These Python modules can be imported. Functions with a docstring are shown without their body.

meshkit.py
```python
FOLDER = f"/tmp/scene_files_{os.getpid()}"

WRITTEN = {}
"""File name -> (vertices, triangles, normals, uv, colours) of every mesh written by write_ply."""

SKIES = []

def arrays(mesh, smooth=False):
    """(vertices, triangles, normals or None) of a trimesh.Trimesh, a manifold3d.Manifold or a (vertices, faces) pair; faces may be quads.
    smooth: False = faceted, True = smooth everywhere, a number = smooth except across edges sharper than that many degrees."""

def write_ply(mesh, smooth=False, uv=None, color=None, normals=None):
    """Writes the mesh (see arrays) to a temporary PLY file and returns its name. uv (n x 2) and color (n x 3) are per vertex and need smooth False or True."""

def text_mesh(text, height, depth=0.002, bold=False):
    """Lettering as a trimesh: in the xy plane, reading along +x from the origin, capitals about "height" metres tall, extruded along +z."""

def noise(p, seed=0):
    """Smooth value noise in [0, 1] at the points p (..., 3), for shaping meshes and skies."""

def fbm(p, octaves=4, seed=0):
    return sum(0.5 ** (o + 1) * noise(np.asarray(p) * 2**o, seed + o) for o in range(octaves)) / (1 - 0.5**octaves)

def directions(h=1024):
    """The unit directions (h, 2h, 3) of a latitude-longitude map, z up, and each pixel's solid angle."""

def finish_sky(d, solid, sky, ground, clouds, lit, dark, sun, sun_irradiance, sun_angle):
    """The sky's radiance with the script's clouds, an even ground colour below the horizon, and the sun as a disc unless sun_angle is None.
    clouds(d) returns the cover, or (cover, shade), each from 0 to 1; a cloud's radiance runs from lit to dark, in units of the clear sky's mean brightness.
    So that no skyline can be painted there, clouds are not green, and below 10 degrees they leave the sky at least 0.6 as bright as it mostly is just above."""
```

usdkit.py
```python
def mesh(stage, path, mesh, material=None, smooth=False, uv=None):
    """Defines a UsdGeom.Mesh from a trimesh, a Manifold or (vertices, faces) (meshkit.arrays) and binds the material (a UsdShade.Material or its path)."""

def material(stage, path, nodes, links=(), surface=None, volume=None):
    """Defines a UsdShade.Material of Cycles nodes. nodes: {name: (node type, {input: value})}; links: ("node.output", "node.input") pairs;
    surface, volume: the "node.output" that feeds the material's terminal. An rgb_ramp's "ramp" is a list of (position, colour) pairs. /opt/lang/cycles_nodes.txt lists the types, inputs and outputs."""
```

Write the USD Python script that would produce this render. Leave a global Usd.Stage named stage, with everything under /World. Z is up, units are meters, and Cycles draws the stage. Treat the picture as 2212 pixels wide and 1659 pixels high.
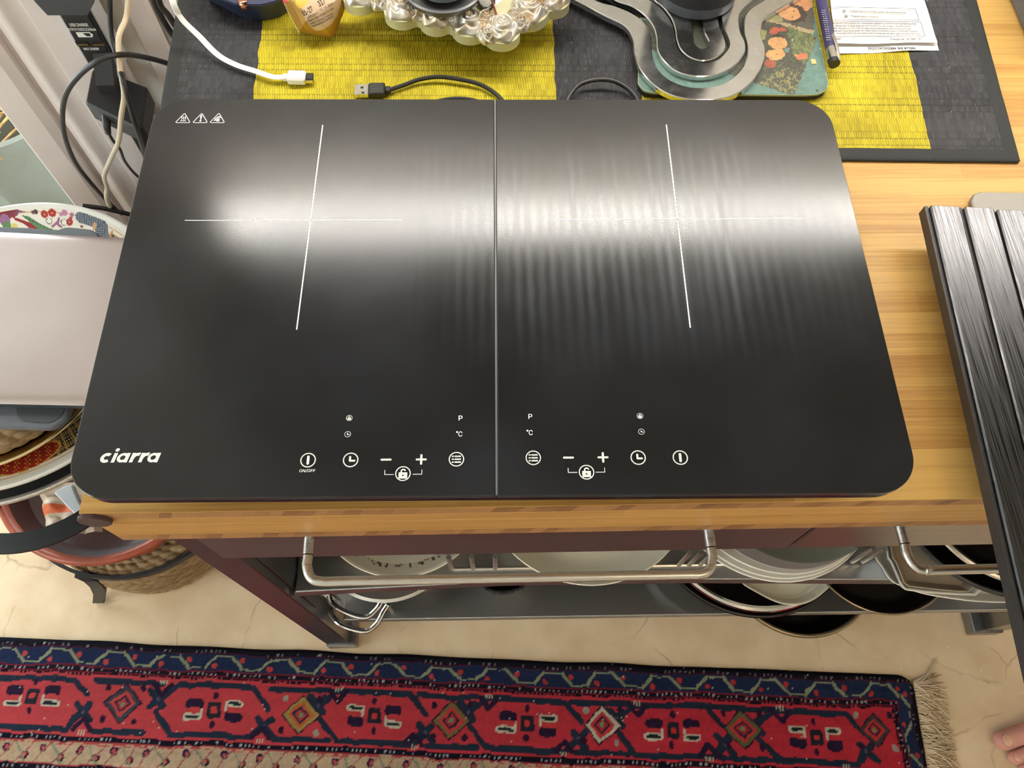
import math, random
import numpy as np, trimesh, usdkit, meshkit
import shapely.geometry as sg, shapely.ops as so
from shapely import affinity
from pxr import Usd, UsdGeom, UsdLux, UsdShade, Gf, Sdf, Vt

stage = Usd.Stage.CreateInMemory()
UsdGeom.SetStageUpAxis(stage, UsdGeom.Tokens.z)
UsdGeom.SetStageMetersPerUnit(stage, 1.0)
UsdGeom.Xform.Define(stage, '/World'); UsdGeom.Scope.Define(stage, '/World/Looks')
rng = np.random.default_rng(7); random.seed(7)

# ------------------------------------------------------------------ camera
F_PX, CX, CY = 1717.2096, 1106.0, 829.5                      # focal length in pixels of the 2212 x 1659 picture
EYE = np.array([0.3178, -0.1774, 1.5140])
RIGHT = np.array([0.99965893, -0.02177105, 0.01442384])
UP = np.array([0.01348419, 0.90327529, 0.42884955])
FWD = np.array([0.0223652, 0.42850877, -0.90326078])
cam = UsdGeom.Camera.Define(stage, '/World/camera')
cam.CreateHorizontalApertureAttr(36.0); cam.CreateVerticalApertureAttr(27.0)
cam.CreateFocalLengthAttr(36.0 * F_PX / 2212.0); cam.CreateClippingRangeAttr(Gf.Vec2f(0.02, 60))
cam.CreateExposureAttr(-0.95)
cam.AddTransformOp().Set(Gf.Matrix4d(*RIGHT, 0, *UP, 0, *(-FWD), 0, *EYE, 1))
# ------------------------------------------------------------------ sky and room lights
dome = UsdLux.DomeLight.Define(stage, '/World/sky'); dome.CreateIntensityAttr(4.8); dome.CreateColorAttr(Gf.Vec3f(0.86, 0.93, 1.0))
LED_POWER, CEILING_POWER = 104.0, 36.0


def at(px, py, z=None, Y=None, X=None):
    """the point of the plane z, y or x = const that the photograph shows at this pixel"""
    d = (px - CX) / F_PX * RIGHT - (py - CY) / F_PX * UP + FWD
    t = (z - EYE[2]) / d[2] if z is not None else (Y - EYE[1]) / d[1] if Y is not None else (X - EYE[0]) / d[0]
    return EYE + t * d


def on(px, py, P, n):
    d = (px - CX) / F_PX * RIGHT - (py - CY) / F_PX * UP + FWD
    return EYE + d * (np.dot(np.asarray(P) - EYE, n) / np.dot(d, n))


def srgb(r, g, b):
    c = np.array([r, g, b]) / 255.0
    return tuple(np.where(c <= 0.04045, c / 12.92, ((c + 0.055) / 1.055) ** 2.4))


# ------------------------------------------------------------------ scene helpers
taken, base_of = {}, {}


def numbered(parent, name):
    k = (parent, name); n = taken.get(k, 0); taken[k] = n + 1
    return name if n == 0 else f'{name}_{n:03d}'


def tag(p, label=None, cat=None, group=None, kind=None):
    for k, v in (('label', label), ('category', cat), ('group', group), ('kind', kind)):
        if v: p.SetCustomDataByKey(k, v)
    return p


def thing(name, label, cat, loc=(0, 0, 0), group=None, kind=None):
    path = '/World/' + numbered('/World', name)
    x = UsdGeom.Xform.Define(stage, path); x.AddTranslateOp().Set(Gf.Vec3d(*map(float, loc)))
    base_of[path] = np.array(loc, float)
    return tag(x.GetPrim(), label, cat, group, kind)


def obj(name, mesh, mat, parent=None, smooth=35, label=None, kind=None, color=None):
    """one Mesh prim; the mesh is given in world coordinates"""
    pp = str(parent.GetPath()) if parent else '/World'
    path = pp + '/' + numbered(pp, name)
    base = base_of.get(pp, np.zeros(3)); base_of[path] = base
    if color is not None:
        v, f = np.asarray(mesh[0], float), np.asarray(mesh[1], int)
        used, f = np.unique(f, return_inverse=True); f = f.reshape(-1, 3); v, color = v[used], np.asarray(color)[used]
        m = usdkit.mesh(stage, path, (v - base, f), mat, smooth=smooth)
        UsdGeom.PrimvarsAPI(m).CreatePrimvar('Col', Sdf.ValueTypeNames.Color3fArray, 'vertex').Set(Vt.Vec3fArray.FromNumpy(np.asarray(color, np.float32)))
    else:
        v, f, _ = meshkit.arrays(mesh, False)
        m = usdkit.mesh(stage, path, trimesh.Trimesh(v - base, f, process=False), mat, smooth=smooth)
    m.CreateDoubleSidedAttr(True)
    return tag(m.GetPrim(), label, kind=kind)


def solo(name, mesh, mat, label, cat, group=None, kind=None, **k):
    return tag(obj(name, mesh, mat, None, **k), label, cat, group, kind)


def join(*ms):
    ms = [m if isinstance(m, trimesh.Trimesh) else trimesh.Trimesh(np.asarray(m[0], float), np.asarray(m[1], int), process=False) for m in ms]
    return trimesh.util.concatenate(ms)


def rbox(lo, hi, r=0.002):
    """box with chamfered edges from corner lo to corner hi"""
    lo, hi = np.asarray(lo, float), np.asarray(hi, float); r = min(r, 0.45 * (hi - lo).min()); pts = []
    for sx in (0, 1):
        for sy in (0, 1):
            for sz in (0, 1):
                c = np.where([sx, sy, sz], hi, lo); s = np.where([sx, sy, sz], -1, 1)
                for k in range(3):
                    q = c + s * r; q[k] = c[k]; pts.append(q)
    return trimesh.Trimesh(pts).convex_hull


def hullpts(pts):
    return trimesh.Trimesh(np.asarray(pts, float)).convex_hull


def spline(pts, n=8, closed=False):
    p = np.asarray(pts, float); m = len(p); out = []
    for i in range(m if closed else m - 1):
        if closed: a, b, c, d = p[(i - 1) % m], p[i], p[(i + 1) % m], p[(i + 2) % m]
        else: a, b, c, d = p[max(i - 1, 0)], p[i], p[i + 1], p[min(i + 2, m - 1)]
        t = np.linspace(0, 1, n, endpoint=False)[:, None]
        out.append(0.5 * ((2 * b) + (c - a) * t + (2 * a - 5 * b + 4 * c - d) * t ** 2 + (3 * b - a - 3 * c + d) * t ** 3))
    if not closed: out.append(p[-1:])
    return np.vstack(out)


def tube(pts, r, k=10, closed=False, flat=None, n=6, smooth=True):
    """swept tube; flat = (half width in the horizontal, half height)"""
    p = spline(pts, n, closed) if smooth else np.asarray(pts, float)
    m = len(p); rr = np.broadcast_to(r, (m,)) if np.ndim(r) == 0 else np.interp(np.linspace(0, 1, m), np.linspace(0, 1, len(r)), r)
    t = np.roll(p, -1, 0) - np.roll(p, 1, 0) if closed else np.gradient(p, axis=0)
    t /= np.linalg.norm(t, axis=1, keepdims=True) + 1e-12
    ref = np.array([0, 0, 1.0]) if flat is not None or abs(t[0, 2]) < 0.9 else np.array([1.0, 0, 0])
    rings, u = [], np.cross(t[0], ref); u /= np.linalg.norm(u)
    for i in range(m):
        if flat is not None:
            u2 = np.cross(t[i], [0, 0, 1.0]); u = u2 / np.linalg.norm(u2) if np.linalg.norm(u2) > .2 else u
        u = u - t[i] * (u @ t[i]); u /= np.linalg.norm(u); w = np.cross(u, t[i])
        a = np.arange(k) * 2 * np.pi / k
        ru, rw = (flat if flat is not None else (rr[i], rr[i]))
        rings.append(p[i] + np.outer(np.cos(a) * ru, u) + np.outer(np.sin(a) * rw, w))
    v = np.vstack(rings); f = []
    for i in range(m if closed else m - 1):
        j = (i + 1) % m
        for a in range(k):
            b = (a + 1) % k; f += [[i * k + a, i * k + b, j * k + b], [i * k + a, j * k + b, j * k + a]]
    if not closed:
        c0 = len(v); v = np.vstack([v, p[:1], p[-1:]])
        for a in range(k):
            b = (a + 1) % k; f += [[c0, b, a], [c0 + 1, (m - 1) * k + a, (m - 1) * k + b]]
    return trimesh.Trimesh(v, f, process=False)


def lathe(prof, c=(0, 0, 0), n=72):
    """revolved (radius, height) profile"""
    prof = np.asarray(prof, float); a = np.arange(n) * 2 * np.pi / n; m = len(prof)
    v = np.stack([np.outer(prof[:, 0], np.cos(a)), np.outer(prof[:, 0], np.sin(a)), np.repeat(prof[:, 1:2], n, 1)], -1).reshape(-1, 3) + np.asarray(c, float)
    i, j = np.meshgrid(np.arange(m - 1), np.arange(n), indexing='ij'); k = (j + 1) % n
    q = np.stack([i * n + j, i * n + k, (i + 1) * n + k, (i + 1) * n + j], -1).reshape(-1, 4)
    f = np.vstack([q[:, [0, 1, 2]], q[:, [0, 2, 3]]])
    t = trimesh.Trimesh(v, f, process=False)
    t.update_faces(t.nondegenerate_faces(height=1e-9)) if (prof[:, 0] < 1e-6).any() else None
    return t


def circle_poly(c, r, n=48): return sg.Polygon([(c[0] + r * math.cos(a), c[1] + r * math.sin(a)) for a in np.arange(n) * 2 * math.pi / n])


def prism(poly, z0, z1, bevel=0.0):
    """extruded outline (xy) with a chamfered top edge when bevel > 0"""
    if not isinstance(poly, (sg.Polygon, sg.MultiPolygon)): poly = sg.Polygon(np.asarray(poly)[:, :2])
    if not poly.is_valid: poly = poly.buffer(0)
    out = []
    for g in getattr(poly, 'geoms', [poly]):
        if bevel > 0 and not g.interiors:
            p = np.asarray(sg.polygon.orient(g).exterior.coords)[:-1]
            e = np.roll(p, -1, 0) - p; e /= np.linalg.norm(e, axis=1, keepdims=True) + 1e-12
            nn = np.stack([-e[:, 1], e[:, 0]], 1); nv = nn + np.roll(nn, 1, 0); nv /= np.maximum((nv ** 2).sum(1, keepdims=True) / 2, .35)
            q = p + nv * bevel; m = len(p)
            try: vv, ff = trimesh.creation.triangulate_polygon(sg.Polygon(q), engine='earcut')
            except Exception: vv, ff = q, np.zeros((0, 3), int)
            v = np.vstack([np.c_[p, np.full(m, z0)], np.c_[p, np.full(m, z1 - bevel)], np.c_[q, np.full(m, z1)]])
            f = []
            for i in range(m):
                j = (i + 1) % m
                for k in (0, 1): f += [[k * m + i, k * m + j, k * m + m + j], [k * m + i, k * m + m + j, k * m + m + i]]
            n0 = len(v); v = np.vstack([v, np.c_[vv, np.full(len(vv), z1)]]); f = f + (ff + n0).tolist()
            vb, fb = trimesh.creation.triangulate_polygon(sg.Polygon(p), engine='earcut')
            n0 = len(v); v = np.vstack([v, np.c_[vb, np.full(len(vb), z0)]]); f = f + (fb[:, ::-1] + n0).tolist()
            out.append(trimesh.Trimesh(v, f, process=False))
        else:
            m = trimesh.creation.extrude_polygon(g, z1 - z0, engine='earcut'); m.apply_translation([0, 0, z0]); out.append(m)
    return trimesh.util.concatenate(out)


def flat_shape(poly, origin, ex, ey, lift=0.0001):
    """thin print: a 2-D shape laid on the plane origin + x ex + y ey"""
    m = trimesh.util.concatenate([trimesh.creation.extrude_polygon(g, 1.0, engine='earcut') for g in getattr(poly, 'geoms', [poly]) if g.area > 0])
    ez = np.cross(ex, ey); ez = ez / np.linalg.norm(ez)
    v = m.vertices; w = np.asarray(origin) + np.outer(v[:, 0], ex) + np.outer(v[:, 1], ey) + np.outer(v[:, 2], ez * lift)
    return trimesh.Trimesh(w, m.faces, process=False)


def lettering(text, p0, p1, h, up=None, bold=False, lift=0.00008):
    """text from point p0 to point p1 with capitals h tall"""
    m = meshkit.text_mesh(text, 1.0, 1.0, bold); v = np.array(m.vertices); w = v[:, 0].max() - v[:, 0].min()
    p0, p1 = np.asarray(p0, float), np.asarray(p1, float); ex = (p1 - p0) / w
    if up is None: up = np.cross([0, 0, 1.0], p1 - p0)
    up = np.asarray(up, float); up = up / np.linalg.norm(up) * h
    ez = np.cross(ex, up); ez /= np.linalg.norm(ez)
    q = p0 + np.outer(v[:, 0] - v[:, 0].min(), ex) + np.outer(v[:, 1], up) + np.outer(v[:, 2], ez * lift)
    return trimesh.Trimesh(q, m.faces, process=False)


def grid(us, vs, fn):
    """heightfield-like surface: fn(U, V) -> points"""
    U, V = np.meshgrid(us, vs, indexing='ij'); P = fn(U, V).reshape(-1, 3); nu, nv = len(us), len(vs)
    i, j = np.meshgrid(np.arange(nu - 1), np.arange(nv - 1), indexing='ij'); a = (i * nv + j).ravel()
    f = np.vstack([np.stack([a, a + nv, a + nv + 1], 1), np.stack([a, a + nv + 1, a + 1], 1)])
    return P, f, U.ravel(), V.ravel()


# ------------------------------------------------------------------ materials
def mat(name, nodes, links=(), surface='p.BSDF'):
    return usdkit.material(stage, '/World/Looks/' + name, nodes, links, surface=surface)


def plain(name, col, rough=0.5, metal=0.0, spec=0.5, noise=None, bump=None, **kw):
    """principled material with a little tone variation and relief"""
    n = {'p': ('principled_bsdf', dict(base_color=col, roughness=rough, metallic=metal, specular_ior_level=spec, **kw))}; l = []
    if noise or bump: n['g'] = ('geometry', {})
    if noise:
        sc, amt = noise
        n['n'] = ('noise_texture', dict(scale=sc, detail=5.0, roughness=0.6)); n['r'] = ('rgb_ramp', dict(ramp=[(0.3, tuple(np.array(col) * (1 - amt))), (0.7, tuple(np.minimum(np.array(col) * (1 + amt), 1)))]))
        l += [('g.position', 'n.vector'), ('n.fac', 'r.fac'), ('r.color', 'p.base_color')]
    if bump:
        sc, st = bump
        n['bn'] = ('noise_texture', dict(scale=sc, detail=3.0)); n['b'] = ('bump', dict(strength=st, distance=0.001))
        l += [('g.position', 'bn.vector'), ('bn.fac', 'b.height'), ('b.normal', 'p.normal')]
    return mat(name, n, l)


def brushed(name, col, rough, scale, stretch=0.12, **kw):
    """metal with fine streaks; scale = streak frequency per axis"""
    return mat(name, {'g': ('geometry', {}), 'm': ('mapping', dict(scale=scale)), 'n': ('noise_texture', dict(scale=1.0, detail=4.0)),
                      'c': ('map_range', dict(from_min=0.25, from_max=0.75, to_min=rough * (1 - stretch * 2), to_max=rough * (1 + stretch * 2))),
                      'r': ('rgb_ramp', dict(ramp=[(0.25, tuple(np.array(col) * 0.96)), (0.75, col)])),
                      'p': ('principled_bsdf', dict(metallic=1.0, **kw))},
               [('g.position', 'm.vector'), ('m.vector', 'n.vector'), ('n.fac', 'c.value'), ('c.result', 'p.roughness'), ('n.fac', 'r.fac'), ('r.color', 'p.base_color')])


def vcol(name, rough=0.5, spec=0.5, bump=None, **kw):
    n = {'a': ('attribute', dict(attribute='Col')), 'p': ('principled_bsdf', dict(roughness=rough, specular_ior_level=spec, **kw))}; l = [('a.color', 'p.base_color')]
    if bump:
        n['g'] = ('geometry', {}); n['bn'] = ('noise_texture', dict(scale=bump[0], detail=3.0)); n['b'] = ('bump', dict(strength=bump[1], distance=0.001))
        l += [('g.position', 'bn.vector'), ('bn.fac', 'b.height'), ('b.normal', 'p.normal')]
    return mat(name, n, l)


def bamboo(name, dark, light, hue=0.25, rough=0.42):
    """long grain along x, each strip in a tone of its own"""
    return mat(name, {'g': ('geometry', {}), 'o': ('object_info', {}), 'm': ('mapping', dict(scale=(9, 420, 420))), 'n': ('noise_texture', dict(scale=1.0, detail=6.0, roughness=0.62)),
                      'm2': ('mapping', dict(scale=(3, 60, 60))), 'n2': ('noise_texture', dict(scale=1.0, detail=3.0)),
                      'x': ('math', dict(math_type='multiply_add', value2=0.5, value3=0.0)), 'y': ('math', dict(math_type='multiply_add', value2=0.4)), 'z': ('math', dict(math_type='multiply_add', value2=hue)),
                      'r': ('rgb_ramp', dict(ramp=[(0.34, dark), (0.62, light), (0.9, tuple(np.minimum(np.array(light) * 1.12, 1)))])),
                      'p': ('principled_bsdf', dict(roughness=rough, specular_ior_level=0.35))},
               [('g.position', 'm.vector'), ('m.vector', 'n.vector'), ('g.position', 'm2.vector'), ('m2.vector', 'n2.vector'), ('n.fac', 'x.value1'),
                ('n2.fac', 'y.value1'), ('x.value', 'y.value3'), ('o.random', 'z.value1'), ('y.value', 'z.value3'), ('z.value', 'r.fac'), ('r.color', 'p.base_color')])


M = {}
M['bamboo_top'] = bamboo('bamboo_top', srgb(172, 122, 60), srgb(214, 171, 98), 0.22)
M['bamboo_edge'] = bamboo('bamboo_edge', srgb(166, 118, 62), srgb(206, 158, 92), 0.22)
M['end_grain'] = bamboo('end_grain', srgb(116, 80, 48), srgb(172, 126, 82), 0.5, 0.5)
M['steel'] = brushed('steel', (0.46, 0.475, 0.49), 0.33, (2, 900, 900), 0.02)
M['steel_side'] = brushed('steel_side', (0.31, 0.32, 0.335), 0.3, (900, 900, 3), 0.02)
M['satin'] = brushed('satin', (0.62, 0.6, 0.57), 0.36, (30, 700, 700))
M['chrome'] = plain('chrome', (0.75, 0.74, 0.72), 0.12, 1.0)
M['old_chrome'] = mat('old_chrome', {'g': ('geometry', {}), 'n': ('noise_texture', dict(scale=26.0, detail=6.0, roughness=0.65)), 'n2': ('noise_texture', dict(scale=11.0, detail=4.0)),
                                     'r': ('rgb_ramp', dict(ramp=[(0.3, (0.64, 0.64, 0.64)), (0.6, (0.74, 0.74, 0.74))])), 'rs': ('rgb_ramp', dict(ramp=[(0.66, (0, 0, 0)), (0.76, (1, 1, 1))])),
                                     'mx': ('mix_color', dict(b=srgb(140, 96, 56))), 'c': ('map_range', dict(from_min=0.3, from_max=0.7, to_min=0.1, to_max=0.24)), 'p': ('principled_bsdf', dict(metallic=1.0))},
                        [('g.position', 'n.vector'), ('g.position', 'n2.vector'), ('n.fac', 'r.fac'), ('n2.fac', 'rs.fac'), ('rs.color', 'mx.fac'), ('r.color', 'mx.a'), ('mx.result', 'p.base_color'), ('n.fac', 'c.value'), ('c.result', 'p.roughness')])
M['black_plastic'] = plain('black_plastic', srgb(34, 34, 36), 0.42, bump=(900, 0.08))
M['grey_plastic'] = plain('grey_plastic', srgb(92, 98, 106), 0.42)
M['slate_plastic'] = plain('slate_plastic', srgb(64, 69, 76), 0.45)
M['white_plastic'] = plain('white_plastic', srgb(238, 236, 232), 0.35)
M['beige_plastic'] = plain('beige_plastic', srgb(214, 198, 172), 0.45)
M['print_white'] = plain('print_white', srgb(238, 238, 236), 0.55)
M['print_grey'] = plain('print_grey', srgb(150, 152, 156), 0.5)
M['ink'] = plain('ink', srgb(84, 82, 90), 0.7)
M['ink_dark'] = plain('ink_dark', srgb(44, 42, 50), 0.7)
M['wall'] = plain('wall', srgb(222, 216, 206), 0.75, noise=(5, 0.04))
M['ceiling'] = plain('ceiling', srgb(226, 222, 214), 0.85)
M['door_white'] = plain('door_white', srgb(226, 214, 210), 0.38, noise=(9, 0.03))
M['terrace'] = plain('terrace', srgb(98, 102, 90), 0.7, noise=(7, 0.16))
M['canopy'] = plain('canopy', srgb(150, 140, 130), 0.8)
M['cabinet'] = plain('cabinet', srgb(70, 66, 62), 0.4)
M['pane'] = mat('pane', {'t': ('transparent_bsdf', dict(color=(0.93, 0.96, 0.94))), 'g': ('glossy_bsdf', dict(roughness=0.02)), 'x': ('mix_closure', dict(fac=0.05))},
                [('t.BSDF', 'x.closure1'), ('g.BSDF', 'x.closure2')], 'x.closure')
M['glass'] = plain('glass', (0.92, 0.96, 0.93), 0.03, transmission_weight=1.0, ior=1.45)
M['led'] = mat('led', {'e': ('emission', dict(color=(1.0, 0.95, 0.87), strength=LED_POWER))}, [], 'e.emission')
M['ceiling_glow'] = mat('ceiling_glow', {'e': ('emission', dict(color=(1.0, 0.76, 0.48), strength=CEILING_POWER))}, [], 'e.emission')
# hob glass: black, satin, with the speckle of its fine texture and wiping streaks in the film of dirt on it
M['hob_glass'] = mat('hob_glass', {
    'g': ('geometry', {}), 's': ('separate_xyz', {}),
    'w': ('wave_texture', dict(scale=33.0, distortion=0.9, detail=2.0, detail_scale=1.2, bands_direction='x')),
    'mx': ('mapping', dict(scale=(60, 5, 1))), 'nx': ('noise_texture', dict(scale=1.0, detail=4.0)),
    'nl': ('noise_texture', dict(scale=7.0, detail=3.0)),
    'xa': ('map_range', dict(range_type='smoothstep', from_min=0.22, from_max=0.36, clamp=True)), 'xb': ('map_range', dict(range_type='smoothstep', from_min=0.50, from_max=0.58, to_min=1.0, to_max=0.25, clamp=True)),
    'ya': ('map_range', dict(range_type='smoothstep', from_min=0.07, from_max=0.16, clamp=True)), 'yb': ('map_range', dict(range_type='smoothstep', from_min=0.27, from_max=0.33, to_min=1.0, to_max=0.0, clamp=True)),
    'k1': ('math', dict(math_type='multiply')), 'k2': ('math', dict(math_type='multiply')), 'k3': ('math', dict(math_type='multiply')), 'k4': ('math', dict(math_type='multiply')), 'k5': ('math', dict(math_type='multiply')),
    'nr': ('map_range', dict(from_min=0.35, from_max=0.7, clamp=True)), 'nlr': ('map_range', dict(from_min=0.4, from_max=0.7, to_max=0.35, clamp=True)),
    'sum': ('math', dict(math_type='multiply_add', value2=0.55)),
    'rr': ('map_range', dict(from_min=0.0, from_max=1.0, to_min=0.138, to_max=0.26, clamp=True)),
    'cr': ('rgb_ramp', dict(ramp=[(0.0, (0.0125, 0.012, 0.0125)), (1.0, (0.034, 0.040, 0.053))])),
    'bn': ('noise_texture', dict(scale=1500.0, detail=1.0)), 'b': ('bump', dict(strength=0.10, distance=0.0003)),
    'p': ('principled_bsdf', dict(specular_ior_level=0.5, sheen_weight=0.12, sheen_roughness=0.4))},
    [('g.position', 's.vector'), ('g.position', 'w.vector'), ('g.position', 'mx.vector'), ('mx.vector', 'nx.vector'), ('g.position', 'nl.vector'), ('g.position', 'bn.vector'),
     ('s.x', 'xa.value'), ('s.x', 'xb.value'), ('s.y', 'ya.value'), ('s.y', 'yb.value'), ('xa.result', 'k1.value1'), ('xb.result', 'k1.value2'), ('ya.result', 'k2.value1'), ('yb.result', 'k2.value2'),
     ('k1.value', 'k3.value1'), ('k2.value', 'k3.value2'), ('nx.fac', 'nr.value'), ('w.fac', 'k4.value1'), ('nr.result', 'k4.value2'), ('k3.value', 'k5.value1'), ('k4.value', 'k5.value2'),
     ('nl.fac', 'nlr.value'), ('k5.value', 'sum.value1'), ('nlr.result', 'sum.value3'), ('sum.value', 'rr.value'), ('rr.result', 'p.roughness'), ('sum.value', 'cr.fac'), ('cr.color', 'p.base_color'),
     ('bn.fac', 'b.height'), ('b.normal', 'p.normal')])
M['hob_body'] = plain('hob_body', srgb(22, 21, 24), 0.3)
M['hem'] = plain('hem', srgb(42, 44, 44), 0.8, bump=(1500, 0.2))
M['weave'] = vcol('weave', 0.62, 0.3)
M['rug'] = vcol('rug', 0.95, 0.1)
M['print'] = vcol('print', 0.45, 0.4)
M['glaze'] = vcol('glaze', 0.16, 0.5)
M['fringe'] = plain('fringe', srgb(214, 194, 166), 0.9)
M['porcelain'] = plain('porcelain', srgb(240, 237, 229), 0.15)
M['ivory'] = plain('ivory', srgb(234, 226, 206), 0.2)
M['nonstick'] = plain('nonstick', srgb(22, 19, 18), 0.35)
M['enamel_black'] = plain('enamel_black', srgb(40, 42, 44), 0.45)
M['brass'] = plain('brass', srgb(176, 148, 96), 0.3, 1.0, noise=(14, 0.2))
M['tan_rim'] = plain('tan_rim', srgb(150, 134, 108), 0.3, 0.7)
M['brass_rim'] = plain('brass_rim', srgb(226, 210, 168), 0.2, 1.0)
M['clay'] = plain('clay', srgb(72, 40, 34), 0.3, noise=(14, 0.15))
M['terracotta'] = plain('terracotta', srgb(168, 82, 58), 0.3, noise=(30, 0.18))
M['seagrass'] = vcol('seagrass', 0.75, 0.25)
M['paper_bag'] = plain('paper_bag', srgb(196, 172, 148), 0.7)
M['orange_print'] = plain('orange_print', srgb(222, 106, 60), 0.6)
M['rose_silver'] = plain('rose_silver', srgb(184, 170, 167), 0.30, 0.9, bump=(9, 0.25))
M['tarnished'] = mat('tarnished', {'g': ('geometry', {}), 'n': ('noise_texture', dict(scale=70.0, detail=5.0)), 'r': ('rgb_ramp', dict(ramp=[(0.35, srgb(205, 184, 150)), (0.55, srgb(222, 218, 210))])),
                                   'p': ('principled_bsdf', dict(metallic=0.75, roughness=0.3))}, [('g.position', 'n.vector'), ('n.fac', 'r.fac'), ('r.color', 'p.base_color')])
M['resin'] = plain('resin', srgb(198, 196, 160), 0.35, 0.2)
M['mirror'] = plain('mirror', (0.8, 0.8, 0.8), 0.05, 1.0)
M['navy'] = plain('navy', srgb(38, 44, 66), 0.4)
M['navy_top'] = plain('navy_top', srgb(60, 64, 92), 0.4)
M['copper'] = plain('copper', srgb(190, 130, 100), 0.2, 1.0)
M['foil'] = plain('foil', srgb(182, 140, 40), 0.3, 0.2, bump=(60, 0.15))
M['foil_light'] = plain('foil_light', srgb(216, 176, 70), 0.25, 0.2)
M['label'] = plain('label', srgb(206, 176, 140), 0.6)
M['red_print'] = plain('red_print', srgb(214, 60, 80), 0.5)
M['cloth'] = mat('cloth', {'g': ('geometry', {}), 'v': ('voronoi_texture', dict(scale=520.0)), 'b': ('bump', dict(strength=0.5, distance=0.001)), 'p': ('principled_bsdf', dict(base_color=srgb(34, 34, 38), roughness=0.8))},
                 [('g.position', 'v.vector'), ('v.distance', 'b.height'), ('b.normal', 'p.normal')])
M['pen_navy'] = plain('pen_navy', srgb(62, 58, 100), 0.45)
M['paper'] = plain('paper', srgb(244, 240, 238), 0.8)
M['frame_brown'] = plain('frame_brown', srgb(52, 44, 46), 0.3)
M['frame_red'] = plain('frame_red', srgb(176, 84, 60), 0.3)
M['cork'] = plain('cork', srgb(38, 34, 32), 0.8)
M['skin'] = plain('skin', srgb(212, 152, 140), 0.5, noise=(60, 0.06), subsurface_weight=0.15, subsurface_scale=0.004)
M['nail'] = plain('nail', srgb(228, 178, 152), 0.3)
M['felt'] = plain('felt', srgb(84, 62, 58), 0.95, noise=(900, 0.3))
M['straw'] = plain('straw', srgb(206, 150, 82), 0.7, noise=(60, 0.4))
M['bucket'] = plain('bucket', srgb(126, 130, 122), 0.5)
M['gunmetal'] = brushed('gunmetal', (0.105, 0.105, 0.11), 0.31, (900, 14, 900), 0.3)
M['gunmetal_side'] = plain('gunmetal_side', srgb(58, 56, 56), 0.45, 0.3)
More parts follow.
